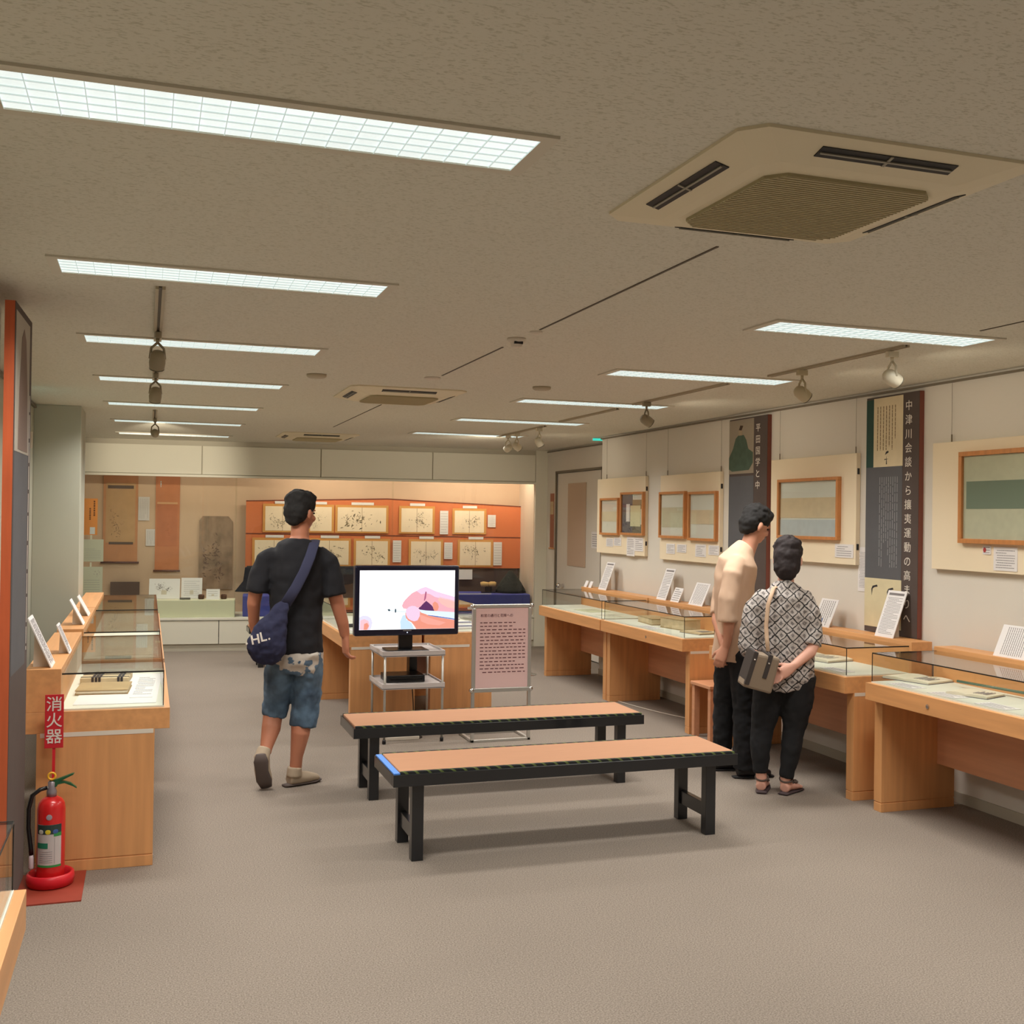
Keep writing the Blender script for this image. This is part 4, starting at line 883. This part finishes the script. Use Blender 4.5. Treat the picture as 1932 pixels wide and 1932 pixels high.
# two rows of cloth, top row cut to a shallow peak
pk = 1.755; Wd = 3.53
MB().prism([(0, .42), (Wd, .40), (Wd, .80), (pk, .87), (0, .815)], -.002, .02).build('upper_cloth', oc, t)
MB().prism([(0, 0), (Wd, -.01), (Wd, .39), (0, .41)], -.002, .02).build('lower_cloth', oc, t)
MB().prism([(0, .41), (Wd, .39), (Wd, .402), (0, .422)], -.006, -.002).prism([(0, .815), (pk, .87), (Wd, .80), (Wd, .812), (pk, .884), (0, .828)], -.006, .02).build('dark_hem', oc_edge, t)
PSX = lambda u: (u-455)/517.0*Wd          # sheets placed along the cloth
tan_edge = mat('sheet_mount_tan', (214, 156, 88), .85); sheet_c = mat('sheet_cream', (244, 226, 200), .85, noise=(1, 1, 1, 5, .04))
def psheet(x0, x1, z0, z1, label, seed, fold=True):
    q = bthing('ink_picture', label, 'ink picture', 1.10+x0, .710, .955+z0, 'ink pictures pinned on the orange cloth')
    W, Hh = x1-x0, z1-z0
    MB().box(0, W, -.004, 0, 0, Hh).build('mount', tan_edge, q); MB().box(.03, W-.03, -.006, -.004, .02, Hh-.03).build('sheet', sheet_c, q)
    strokes(q, .05, W-.05, .04, Hh-.06, 60, y=-.006, seed=seed, size=.05, m=mat('ink_olive', (124, 112, 88), .85))
    strokes(q, .05, W-.05, .04, Hh-.06, 14, y=-.0068, seed=seed+40, size=.05, m=mat('ink_dark_olive', (66, 60, 52), .85), name='dark_strokes')
    if fold: MB().box(W/2-.002, W/2+.002, -.0066, -.006, .02, Hh-.03).build('fold_line', mat('fold_brown', (132, 100, 66), .85), q)
    MB().box(W*.3, W*.72, -.007, -.004, Hh+.002, Hh+.035).build('title_strip', paper, q)
U = [(485, 556), (566, 614), (616, 715), (735, 803), (837, 903)]
names = ['first', 'second', 'third', 'fourth', 'last']
for i, (a, b) in enumerate(U): psheet(PSX(a), PSX(b), .435, .435+.355-.02*(i == 4), 'ink picture sheet, %s from the left in the upper orange row' % names[i], 30+i, fold=(i != 1))
Lw = [(467, 545), (566, 646), (651, 719), (754, 820), (848, 917)]
for i, (a, b) in enumerate(Lw): psheet(PSX(a), PSX(b), .0 + .01, .365, 'ink picture sheet, %s from the left in the lower orange row' % names[i], 60+i)
for u0, u1, z0, z1, lab in ((813, 829, .43, .735, 'tall white note between two upper ink pictures'), (906, 921.5, .53, .69, 'short white note at the right end of the upper row'), (724, 740, .065, .345, 'white note right of the third lower ink picture'), (822, 838, .11, .325, 'white note right of the fourth lower ink picture'), (918, 934.5, .03, .335, 'tall white note at the right end of the lower row')):
    q = bthing('wall_note', lab, 'note', 1.10+PSX(u0), .710, .955+z0, 'white notes on the orange cloth'); W, Hh = PSX(u1)-PSX(u0), z1-z0
    MB().box(0, W, -.004, 0, 0, Hh).build('card', paper, q); lines(q, .01, W-.01, .01, Hh-.02, 8, y=-.004, m=ink_soft, th=.12)
t = bthing('wall_note', 'small white card low on the dark backing, right of television', 'note', 3.78, .70, .80); MB().box(0, .20, -.004, 0, 0, .13).build('card', paper, t)
t = bthing('wall_note', 'small white card low on the dark backing, left of television', 'note', 2.48, .70, .86); MB().box(0, .14, -.004, 0, 0, .11).build('card', paper, t)
t = bthing('backing_cloth', 'dark grey-brown backing cloth under the orange screen', 'cloth', 1.2, .73, .39); MB().box(0, 3.40, 0, .012, 0, .55).build('cloth', mat('backing_dark', (84, 70, 68), .9), t)
# kimono on a rack and its blue plinth
t = bthing('hanging_kimono', 'dark navy kimono spread on a rack behind the standing man', 'kimono', 1.78, .50, .39)
mb = MB().prism([(-.68, .57), (-.70, .40), (-.80, .27), (-.36, .25), (-.30, .3), (-.30, .02), (.30, .02), (.30, .30), (.38, .34), (.60, .36), (.80, .44), (.80, .57)], 0, .05)
mb.build('robe', mat('kimono_navy', (20, 25, 40), .9, bump=(9, .5, .03)), t, bevel=.01)
MB().cyl((-.66, .025, .575), (.78, .025, .575), .012).box(-.02, .02, .055, .08, 0, .58).build('rack', ink, t)
t = bthing('cloth_plinth', 'low royal blue cloth-covered box left behind the standing man', 'display plinth', 1.08, .10, .39); MB().box(0, .60, 0, .38, 0, .25).build('cloth', mat('royal_blue', (66, 72, 152), .85, bump=(12, .3, .02)), t, bevel=.012)
t = bthing('cloth_table', 'blue cloth-covered table at the right end of the showcase', 'display plinth', 3.0, .08, .39)
MB().box(0, 1.60, 0, .56, .0, .26).prism([(0, 0), (1.6, 0), (1.6, .26), (0, .26)], -.02, 0).build('cloth', MATS['royal_blue'], t, bevel=.012)
MB().box(.3, 1.1, -.012, .002, .262, .270).build('white_edging', paper, t)
t = bthing('draped_robe', 'black folded robe heaped in a cone on the blue table', 'robe', 4.42, .38, .652); MB().lathe([(.20, 0), (.19, .04), (.13, .14), (.07, .22), (.03, .27), (.02, .28)], seg=18).build('cloth', mat('robe_black', (34, 38, 38), .9, bump=(14, .6, .03)), t, smooth=True)
t = bthing('rolled_cloth', 'pair of cream rolled cloths on a small black stand', 'cloth roll', 4.05, .34, .652)
MB().box(-.02, .16, -.03, .03, 0, .015).box(.03, .11, -.02, .02, .015, .08).build('stand', ink, t); MB().tube([(-.03, 0, .105, .03), (.0, 0, .108, .035), (.06, 0, .104, .03), (.065, 0, .104, .028)], 12, side=(0, 1, 0)).tube([(.07, 0, .104, .028), (.10, 0, .108, .035), (.15, 0, .107, .035), (.165, 0, .104, .028)], 12, side=(0, 1, 0)).build('rolls', mat('roll_cream', (206, 170, 116), .85), t, smooth=True)
# lamps in the showcase ceiling
def niche_lamp(x, wd, e, label):
    t = bthing('showcase_lamp', label, 'showcase lamp', x, .16, 2.385, 'tube lamps inside the showcase')
    MB().box(-wd/2, wd/2, -.03, .03, 0, .015).build('housing', white_pl, t)
    l = bpy.data.lights.new('showcase_tube', 'AREA'); l.shape = 'RECTANGLE'; l.size = wd; l.size_y = .05; l.energy = e; l.color = (1, .84, .66)
    lo = bpy.data.objects.new('showcase_tube', l); C.objects.link(lo); lo.parent = t; lo.location = (0, 0, -.005); lo.rotation_euler = (math.radians(18), 0, 0)
niche_lamp(.4, 1.1, 3.5, 'tube lamp above the scrolls behind the header'); niche_lamp(2.1, 1.1, 12, 'tube lamp above the middle of the orange screen'); niche_lamp(3.7, 1.1, 14, 'tube lamp above the right end of the orange screen')
niche_lamp(4.5, .15, 5, 'short lamp in the right corner of the showcase')

# ------------------------------------------------------------------ people
def remesh(o, vox, smooth=4, disp=None):
    r = o.modifiers.new('fuse', 'REMESH'); r.mode = 'VOXEL'; r.voxel_size = vox; r.use_smooth_shade = True
    s = o.modifiers.new('soft', 'SMOOTH'); s.iterations = smooth; s.factor = .5
    if disp:
        tx = bpy.data.textures.new('folds', 'CLOUDS'); tx.noise_scale = disp[0]; tx.noise_depth = 1
        d = o.modifiers.new('folds', 'DISPLACE'); d.texture = tx; d.strength = disp[1]; d.mid_level = .5; d.texture_coords = 'LOCAL'
    return o
def hand(mb, w, d, side, curl=.5, s=1.0, thumb=None):
    """w wrist point, d direction of the hand, side = direction across the palm towards the thumb"""
    w, d, sd = Vector(w), Vector(d).normalized(), Vector(side); sd = (sd-d*sd.dot(d)).normalized(); n = d.cross(sd)
    P = lambda a, b, c: tuple(w+d*a*s+sd*b*s+n*c*s)
    mb.tube([P(-.02, 0, 0)+(.024*s, .02*s), P(.02, .0, 0)+(.034*s, .018*s), P(.06, 0, 0)+(.040*s, .016*s), P(.09, 0, 0)+(.036*s, .013*s)], 14, side=tuple(sd))
    for k, (b, l) in enumerate(((.027, .068), (.009, .076), (-.010, .070), (-.028, .054))):
        c1, c2, c3 = curl*.6, curl*1.3, curl*2.0
        p = Vector((.082, b, 0)); pts = [tuple(P(*p))+(.0092*s,)]
        for f, c in ((.42, c1), (.33, c2), (.25, c3)):
            p = p+Vector((math.cos(c)*l*f, b*.12*f, math.sin(c)*l*f)); pts.append(tuple(P(*p))+((.0088 if f > .3 else .0072)*s,))
        mb.tube(pts, 10, side=tuple(sd))
    mb.tube([P(.02, .022, .004)+(.014*s,), P(.05, .05, .016)+(.011*s,), P(.075, .058, .026)+(.0095*s,), P(.092, .056, .034)+(.0075*s,)], 10, side=tuple(d))
def head(mb, c, yaw, pitch, s=1.0):
    """face looks along local +Y turned by yaw (negative = to the right)"""
    R = Matrix.Translation(c) @ Matrix.Rotation(yaw, 4, 'Z') @ Matrix.Rotation(pitch, 4, 'X') @ Matrix.Diagonal((s, s, s, 1))
    def E(p, r, rot=(0, 0, 0)):
        M = R @ Matrix.Translation(p) @ Euler(rot).to_matrix().to_4x4() @ Matrix.Diagonal(r+(1,))
        bmesh.ops.create_uvsphere(mb.bm, u_segments=18, v_segments=12, radius=1, matrix=M)
    E((0, -.008, .025), (.074, .094, .088)); E((0, .028, -.045), (.056, .062, .068)); E((0, .05, -.082), (.030, .034, .026))
    E((0, .092, -.018), (.012, .018, .022)); E((0, .098, -.028), (.016, .014, .011))                      # nose
    E((0, .082, -.060), (.024, .012, .009)); E((0, .084, .018), (.044, .012, .010))                        # mouth, brow
    for q in (-1, 1): E((q*.076, -.005, -.018), (.010, .018, .032)); E((q*.040, .062, -.035), (.022, .02, .022))
    return R
def hair(parent, R, m, long=0, s=1.0):
    mb = MB()
    def E(p, r):
        bmesh.ops.create_uvsphere(mb.bm, u_segments=20, v_segments=14, radius=1, matrix=R @ Matrix.Translation(p) @ Matrix.Diagonal(r+(1,)))
    E((0, -.014, .045), (.086, .100, .084)); E((0, -.045, .0), (.083, .070, .080)); E((0, .035, .085), (.066, .060, .042))
    rnd = random.Random(3)
    for k in range(60):
        a = rnd.uniform(0, 2*PI); e = rnd.uniform(.15, 1.2)
        E((math.cos(a)*math.cos(e)*.078, -.012+math.sin(a)*math.cos(e)*.090, .050+math.sin(e)*.076), (.017, .018, .015))
    if long: E((0, -.045, -.055), (.080, .060, .09)); E((0, -.035, -.10), (.062, .05, .05))
    else: E((0, -.058, -.045), (.060, .040, .05))
    o = mb.build('hair', m, parent); remesh(o, .007, 2, (.03, .012)); return o
def eyes(parent, R):
    mb = MB()
    for q in (-1, 1): bmesh.ops.create_uvsphere(mb.bm, u_segments=10, v_segments=8, radius=1, matrix=R @ Matrix.Translation((q*.030, .078, .0)) @ Matrix.Diagonal((.012, .007, .006, 1)))
    mb.build('eyes', ink, parent, smooth=True)

# --- man in the black T-shirt, walking away
M1 = thing('person', 'man in black T-shirt and worn denim shorts carrying a navy shoulder bag', 'person', (.835, 6.50, 0), -.127)
mb = MB()
mb.tube([(.01, 0, .80, .11, .08), (.0, 0, .92, .12, .09), (.005, 0, 1.08, .12, .09), (.01, .0, 1.25, .14, .09), (.015, .0, 1.34, .13, .08), (.02, 0, 1.43, .09, .07), (.025, .005, 1.47, .055, .055), (.025, .015, 1.55, .052, .055)], 20)
mb.tube([(-.11, 0, 1.33, .038), (-.175, -.01, 1.28, .042), (-.225, -.02, 1.15, .043), (-.235, -.01, 1.08, .040), (-.235, .03, .97, .032), (-.23, .05, .91, .025)], 14)
mb.tube([(.13, 0, 1.33, .038), (.192, -.01, 1.28, .042), (.232, -.02, 1.15, .044), (.25, -.015, 1.08, .042), (.285, .0, .96, .036), (.30, .015, .885, .030)], 14)
hand(mb, (-.23, .05, .90), (.02, .1, -1), (.3, 1, 0), .5); hand(mb, (.302, .016, .875), (.04, .02, -1), (-.3, 1, .1), .9, 1.12)
# legs: left trailing with lifted heel, right planted
mb.tube([(-.07, 0, .80, .08), (-.085, .05, .66, .070), (-.095, .09, .50, .058), (-.115, .05, .42, .058), (-.125, -.01, .34, .056), (-.15, -.07, .24, .036), (-.155, -.085, .21, .034)], 16)
mb.tube([(.08, 0, .80, .08), (.07, .03, .66, .070), (.055, .04, .48, .058), (.05, .0, .38, .060), (.045, -.02, .31, .056), (.025, -.02, .17, .037), (.02, -.015, .09, .036), (.03, .02, .05, .03)], 16)
mb.tube([(-.165, -.12, .16, .03), (-.155, -.09, .09, .034), (-.15, -.05, .03, .02)], 12)
R = head(mb, (.03, .015, 1.625), -.75, -.12, .98)
b = mb.build('body', skin_tan, M1); remesh(b, .0058, 3)
hair(M1, R, hair_m); eyes(M1, R)
tee = mat('tee_black', (22, 22, 28), .9)
mb = MB()
mb.tube([(.008, 0, .785, .168, .125), (.005, 0, .90, .158, .125), (.01, 0, 1.08, .155, .12), (.012, -.003, 1.25, .168, .122), (.015, -.002, 1.35, .170, .105), (.02, 0, 1.425, .125, .082), (.023, .003, 1.462, .070, .066)], 24)
mb.tube([(-.06, 0, 1.372, .040), (-.12, 0, 1.368, .054), (-.172, -.005, 1.33, .062), (-.203, -.015, 1.24, .064), (-.215, -.02, 1.145, .068)], 18)
mb.tube([(.08, 0, 1.372, .040), (.14, 0, 1.368, .054), (.192, -.005, 1.325, .062), (.220, -.015, 1.22, .064), (.235, -.02, 1.13, .070)], 18)
remesh(mb.build('t_shirt', tee, M1), .008, 5, (.09, .022))
mb = MB()
mb.tube([(.008, 0, .86, .15, .115), (.008, 0, .74, .158, .13), (.0, .01, .69, .15, .12)], 22)
mb.tube([(-.075, .0, .80, .092, .12), (-.085, .03, .62, .086, .10), (-.095, .06, .50, .078, .092), (-.108, .055, .40, .076, .088)], 20)
mb.tube([(.085, .0, .80, .092, .12), (.083, .02, .62, .088, .10), (.075, .02, .48, .084, .092), (.062, .01, .345, .080, .088)], 20)
remesh(mb.build('denim_shorts', denim_mat(), M1), .008, 4, (.06, .02))
shoe_m = mat('shoe_canvas', (178, 160, 138), .9); sole_m = mat('shoe_sole', (92, 80, 76), .8)
# left shoe, toe down with the sole facing back; right shoe planted
mb = MB(); mb.tube([(-.158, -.095, .245, .038, .04), (-.172, -.12, .20, .045, .05), (-.170, -.115, .13, .046, .036), (-.158, -.085, .06, .048, .034), (-.148, -.055, .02, .036, .018)], 16)
s1 = mb.build('shoe', shoe_m, M1); remesh(s1, .006, 3)
mb = MB(); mb.tube([(-.178, -.168, .225, .028, .012), (-.176, -.160, .18, .042, .012), (-.170, -.142, .12, .037, .012), (-.158, -.112, .06, .045, .012), (-.146, -.080, .015, .034, .012)], 14); mb.build('sole', sole_m, s1, smooth=True)
mb = MB(); mb.tube([(.015, -.02, .115, .042, .045), (.012, -.02, .06, .046, .05)], 16); mb.tube([(-.02, -.03, .040, .036, .034), (.03, .0, .045, .042, .042), (.09, .04, .038, .045, .034), (.14, .075, .028, .036, .022), (.155, .085, .02, .02, .012)], 14, side=(-.5, .85, 0))
s2 = mb.build('shoe', shoe_m, M1); remesh(s2, .006, 3)
mb = MB(); mb.tube([(-.045, -.045, .010, .024, .009), (-.01, -.02, .010, .038, .009), (.06, .02, .010, .040, .009), (.12, .06, .010, .044, .009), (.165, .09, .012, .022, .008)], 14, side=(-.5, .85, 0)); mb.build('sole', sole_m, s2, smooth=True)
# shoulder bag: a thing of its own
navy = mat('bag_navy', (36, 38, 66), .9, bump=(40, .2, .01))
t = thing('shoulder_bag', 'navy cloth shoulder bag with white capital letters at the man\'s left hip', 'bag', (.835, 6.50, 0), -.127)
mb = MB(); mb.tube([(-.055, -.165, 1.10, .03, .012), (-.085, -.185, 1.03, .055, .03), (-.125, -.20, .95, .090, .045), (-.150, -.205, .87, .112, .055), (-.155, -.205, .82, .112, .055), (-.160, -.20, .775, .085, .045), (-.165, -.195, .755, .05, .03)], 22)
bag = mb.build('pouch', navy, t); remesh(bag, .008, 4, (.05, .02))
mb = MB(); mb.tube([(.115, .02, 1.455, .030, .005), (.108, -.075, 1.435, .030, .005), (.085, -.135, 1.36, .030, .005), (.05, -.150, 1.27, .030, .005), (.005, -.158, 1.18, .031, .006), (-.05, -.165, 1.09, .032, .008)], 12); mb.build('strap', mat('strap_navy', (52, 54, 80), .9), t, smooth=True)
for i, (ch, dx, dz) in enumerate((('.', -.268, .868), ('H', -.235, .868), ('L', -.185, .884), ('.', -.145, .894))):
    text(ch, .075, t, (dx, -.272-.004*(i in (1, 2)), dz), (PI/2, -.22, (-.35, -.25, -.05, .05)[i]), text_white, extrude=.003, offset=.001)

# --- woman in the patterned blouse
WZ = -math.atan2(3.56, 5.6)
W = thing('person', 'woman in scale-patterned blouse and black trousers, one hand behind her back', 'person', (3.565, 5.56, 0), WZ)
mb = MB()
mb.tube([(.03, 0, .66, .14, .11), (.03, 0, .80, .13, .10), (.03, 0, .95, .12, .09), (.025, 0, 1.08, .14, .09), (.02, 0, 1.16, .11, .07), (.02, .01, 1.21, .06, .05), (.025, .03, 1.26, .047, .047), (.03, .045, 1.32, .045, .047)], 20)
mb.tube([(-.09, 0, 1.13, .034), (-.145, -.01, 1.06, .036), (-.19, -.03, .92, .037), (-.17, -.08, .84, .034), (-.10, -.145, .77, .024)], 14)
mb.tube([(.11, 0, 1.13, .034), (.155, -.01, 1.06, .036), (.19, -.05, .90, .038), (.165, -.085, .85, .036), (.075, -.15, .775, .025)], 14)
hand(mb, (.068, -.155, .77), (-.75, -.18, -.52), (-.3, .0, .8), .6, .92); hand(mb, (-.09, -.15, .765), (.6, -.1, -.6), (.5, 0, .7), .6, .9)
for pts in ([(-.05, 0, .70, .080), (-.075, .01, .52, .064), (-.10, .02, .37, .045), (-.11, -.01, .28, .042), (-.105, -.01, .12, .032), (-.10, .0, .055, .032)], [(.10, 0, .70, .080), (.095, .01, .52, .064), (.08, .02, .37, .045), (.068, -.01, .28, .042), (.04, -.01, .12, .032), (.035, .0, .055, .032)]): mb.tube(pts, 16)
mb.tube([(-.105, -.03, .035, .030, .028), (-.10, .02, .045, .032, .034), (-.09, .09, .030, .036, .02), (-.085, .14, .022, .034, .013)], 12); mb.tube([(.03, -.03, .035, .030, .028), (.05, .02, .045, .032, .034), (.09, .07, .030, .036, .02), (.115, .10, .022, .034, .013)], 12)
R = head(mb, (.035, .06, 1.385), -.1, -.38, 1.0)
remesh(mb.build('body', skin_pale, W), .0058, 3)
hair(W, R, hair_b, long=1); eyes(W, R)
mb = MB()
mb.tube([(.04, .0, .615, .125, .115), (.035, .0, .68, .158, .135), (.03, -.003, .80, .165, .135), (.025, 0, .95, .160, .125), (.02, 0, 1.08, .160, .115), (.02, 0, 1.16, .150, .10), (.02, .01, 1.21, .10, .075), (.022, .02, 1.245, .065, .06)], 24)
mb.tube([(-.04, 0, 1.165, .040), (-.10, 0, 1.155, .056), (-.148, -.01, 1.09, .066), (-.172, -.025, .96, .068), (-.178, -.04, .86, .068), (-.168, -.055, .82, .062)], 18)
mb.tube([(.07, 0, 1.165, .040), (.125, 0, 1.155, .054), (.160, -.01, 1.09, .060), (.172, -.025, .97, .064), (.160, -.05, .885, .068)], 18)
remesh(mb.build('blouse', snake_mat(), W), .008, 5, (.07, .022))
blk = mat('trouser_black', (20, 20, 23), .92)
mb = MB(); mb.tube([(.03, 0, .74, .14, .11), (.03, 0, .64, .155, .12)], 20)
mb.tube([(-.045, 0, .70, .105, .11), (-.075, .01, .52, .090), (-.10, .02, .37, .066), (-.112, -.005, .26, .060), (-.107, -.01, .115, .042)], 18); mb.tube([(.10, 0, .70, .105, .11), (.097, .01, .52, .090), (.08, .02, .37, .066), (.066, -.005, .26, .058), (.04, -.01, .095, .040)], 18)
remesh(mb.build('trousers', blk, W), .008, 4, (.05, .012))
for pts, sx in (([(-.10, -.065, .008, .030, .007), (-.10, -.02, .008, .036, .007), (-.09, .08, .008, .042, .007), (-.085, .16, .008, .034, .007)], -.09), ([(.02, -.06, .008, .030, .007), (.04, -.01, .008, .036, .007), (.085, .07, .008, .042, .007), (.125, .12, .008, .030, .007)], .07)):
    s = MB().tube(pts, 14).build('sandal', mat('sandal_sole', (70, 56, 58), .8), W, smooth=True)
    q = MB(); rnd = random.Random(5)
    cx, cy = (-.095, .04) if sx < 0 else (.07, .05)
    q.torus((0, 0, 0), .036, .006, M=Matrix.Translation((pts[1][0]-.0, .0, .085)) @ Matrix.Rotation(.35, 4, 'X'))
    for k in range(10): q.ell((cx+.03*math.cos(k*.7), cy+.03*math.sin(k*.7), .055+.01*rnd.random()), (.011, .011, .009), u=8, v=6)
    q.build('sandal_strap', mat('sandal_strap', (88, 74, 66) if sx < 0 else (128, 106, 84), .8), s, smooth=True)
# her bag
t = thing('handbag', 'grey-beige leather handbag hanging at the woman\'s left side', 'handbag', (3.565, 5.56, 0), WZ)
Mb = Matrix.Translation((-.145, -.20, .640)) @ Matrix.Rotation(.28, 4, 'Y') @ Matrix.Rotation(.35, 4, 'Z')
lea = mat('bag_leather', (138, 122, 104), .6, bump=(120, .15, .002)); lea_d = mat('bag_leather_dark', (60, 54, 52), .6)
MB().prism([(-.095, 0), (.085, 0), (.075, .215), (-.070, .205)], -.06, .06, Mb).build('body', lea, t, bevel=.014, smooth=False)
MB().box(-.090, -.062, -.066, .066, .02, .215, Mb).box(.0, .026, -.066, .066, .08, .22, Mb).build('dark_strap_band', lea_d, t, bevel=.003)
MB().ell(tuple(Mb @ Vector((-.075, -.068, .17))), (.006, .006, .006)).ell(tuple(Mb @ Vector((.012, -.068, .17))), (.006, .006, .006)).build('stud', chrome, t, smooth=True)
MB().tube([(.0, .02, 1.235, .012, .004), (-.045, -.08, 1.215, .012, .004), (-.075, -.118, 1.12, .012, .004), (-.085, -.135, 1.0, .012, .004), (-.08, -.15, .93, .012, .004), (-.072, -.185, .855, .011, .004)], 10).build('shoulder_strap', mat('strap_beige', (196, 166, 138), .6), t, smooth=True)

# --- man in the beige shirt
B = thing('person', 'man in loose beige shirt and black trousers, hands clasped behind his back', 'person', (3.57, 6.02, 0), -math.atan2(3.5, 6.06))
mb = MB()
mb.tube([(-.04, 0, .78, .11, .12), (-.05, 0, .92, .11, .12), (-.055, 0, 1.08, .11, .125), (-.04, .0, 1.22, .12, .15), (-.02, .0, 1.33, .09, .12), (.01, .005, 1.41, .07, .08), (.04, .01, 1.45, .053, .053), (.065, .02, 1.52, .052, .052)], 20)
mb.tube([(-.03, -.10, 1.30, .036), (-.06, -.155, 1.20, .038), (-.083, -.17, 1.06, .036), (-.075, -.17, .98, .035), (-.085, -.155, .86, .027), (-.095, -.15, .82, .024)], 14)
mb.tube([(-.03, .10, 1.30, .036), (-.09, .135, 1.19, .036), (-.14, .08, 1.05, .040), (-.15, .0, .97, .036), (-.12, -.10, .87, .027), (-.105, -.14, .82, .024)], 14)
hand(mb, (-.10, -.155, .815), (-.35, -.15, -.9), (-.8, .2, .3), .7, .95); hand(mb, (-.10, -.12, .82), (-.25, .1, -.95), (-.8, .5, .2), .7, .95)
mb.tube([(-.05, .05, .82, .095), (-.08, .08, .60, .08), (-.095, .10, .42, .058), (-.105, .10, .30, .052), (-.115, .11, .10, .036), (-.11, .11, .06, .034)], 16)
mb.tube([(.02, -.05, .82, .095), (.025, -.05, .60, .08), (.03, -.05, .42, .058), (.03, -.06, .30, .052), (.03, -.06, .10, .036), (.035, -.06, .06, .034)], 16)
R = head(mb, (.082, .03, 1.585), -1.05, -.42, .98)
remesh(mb.build('body', skin, B), .0058, 3)
hair(B, R, hair_m); eyes(B, R)
shirt = mat('beige_shirt', (216, 184, 158), .9)
mb = MB()
mb.tube([(-.055, .0, .72, .125, .14), (-.05, 0, .80, .128, .145), (-.045, 0, .95, .120, .14), (-.05, 0, 1.10, .122, .145), (-.045, .0, 1.24, .130, .165), (-.025, .0, 1.345, .125, .165), (.0, .0, 1.41, .085, .11), (.03, .008, 1.45, .062, .064)], 24)
mb.tube([(-.02, -.05, 1.36, .040), (-.03, -.11, 1.35, .056), (-.058, -.155, 1.28, .064), (-.08, -.17, 1.12, .064), (-.085, -.17, .98, .064)], 18)
mb.tube([(-.02, .05, 1.36, .040), (-.035, .11, 1.35, .056), (-.10, .14, 1.24, .062), (-.135, .09, 1.08, .062), (-.145, .03, 1.0, .056)], 18)
remesh(mb.build('shirt', shirt, B), .008, 6, (.11, .014))
mb = MB(); mb.tube([(-.03, 0, .84, .115, .13), (-.03, 0, .74, .12, .14)], 20)
mb.tube([(-.05, .05, .80, .10), (-.08, .08, .60, .090), (-.095, .10, .42, .074), (-.105, .10, .25, .066), (-.112, .11, .09, .058)], 18); mb.tube([(.02, -.05, .80, .10), (.025, -.05, .60, .090), (.03, -.05, .42, .078), (.03, -.06, .22, .074), (.03, -.06, .055, .072)], 18)
remesh(mb.build('trousers', mat('trouser_black2', (24, 25, 29), .92), B), .008, 4, (.05, .016))
shoe_b = mat('shoe_black', (20, 19, 22), .5)
for cx, cy in ((-.11, .11), (.035, -.06)):
    mb = MB(); mb.tube([(cx-.05, cy-.02, .035, .032, .030), (cx, cy, .045, .040, .040), (cx+.09, cy+.035, .036, .042, .030), (cx+.15, cy+.06, .026, .032, .020)], 14, side=(-.4, .9, 0)).tube([(cx, cy, .03, .036), (cx, cy, .10, .034)], 12)
    s = mb.build('shoe', shoe_b, B); remesh(s, .006, 3)
    MB().tube([(cx-.075, cy-.03, .007, .026, .006), (cx, cy, .007, .040, .006), (cx+.09, cy+.035, .007, .044, .006), (cx+.17, cy+.068, .008, .026, .006)], 14, side=(-.4, .9, 0)).build('sole', mat('sole_black', (34, 32, 34), .8), s, smooth=True)
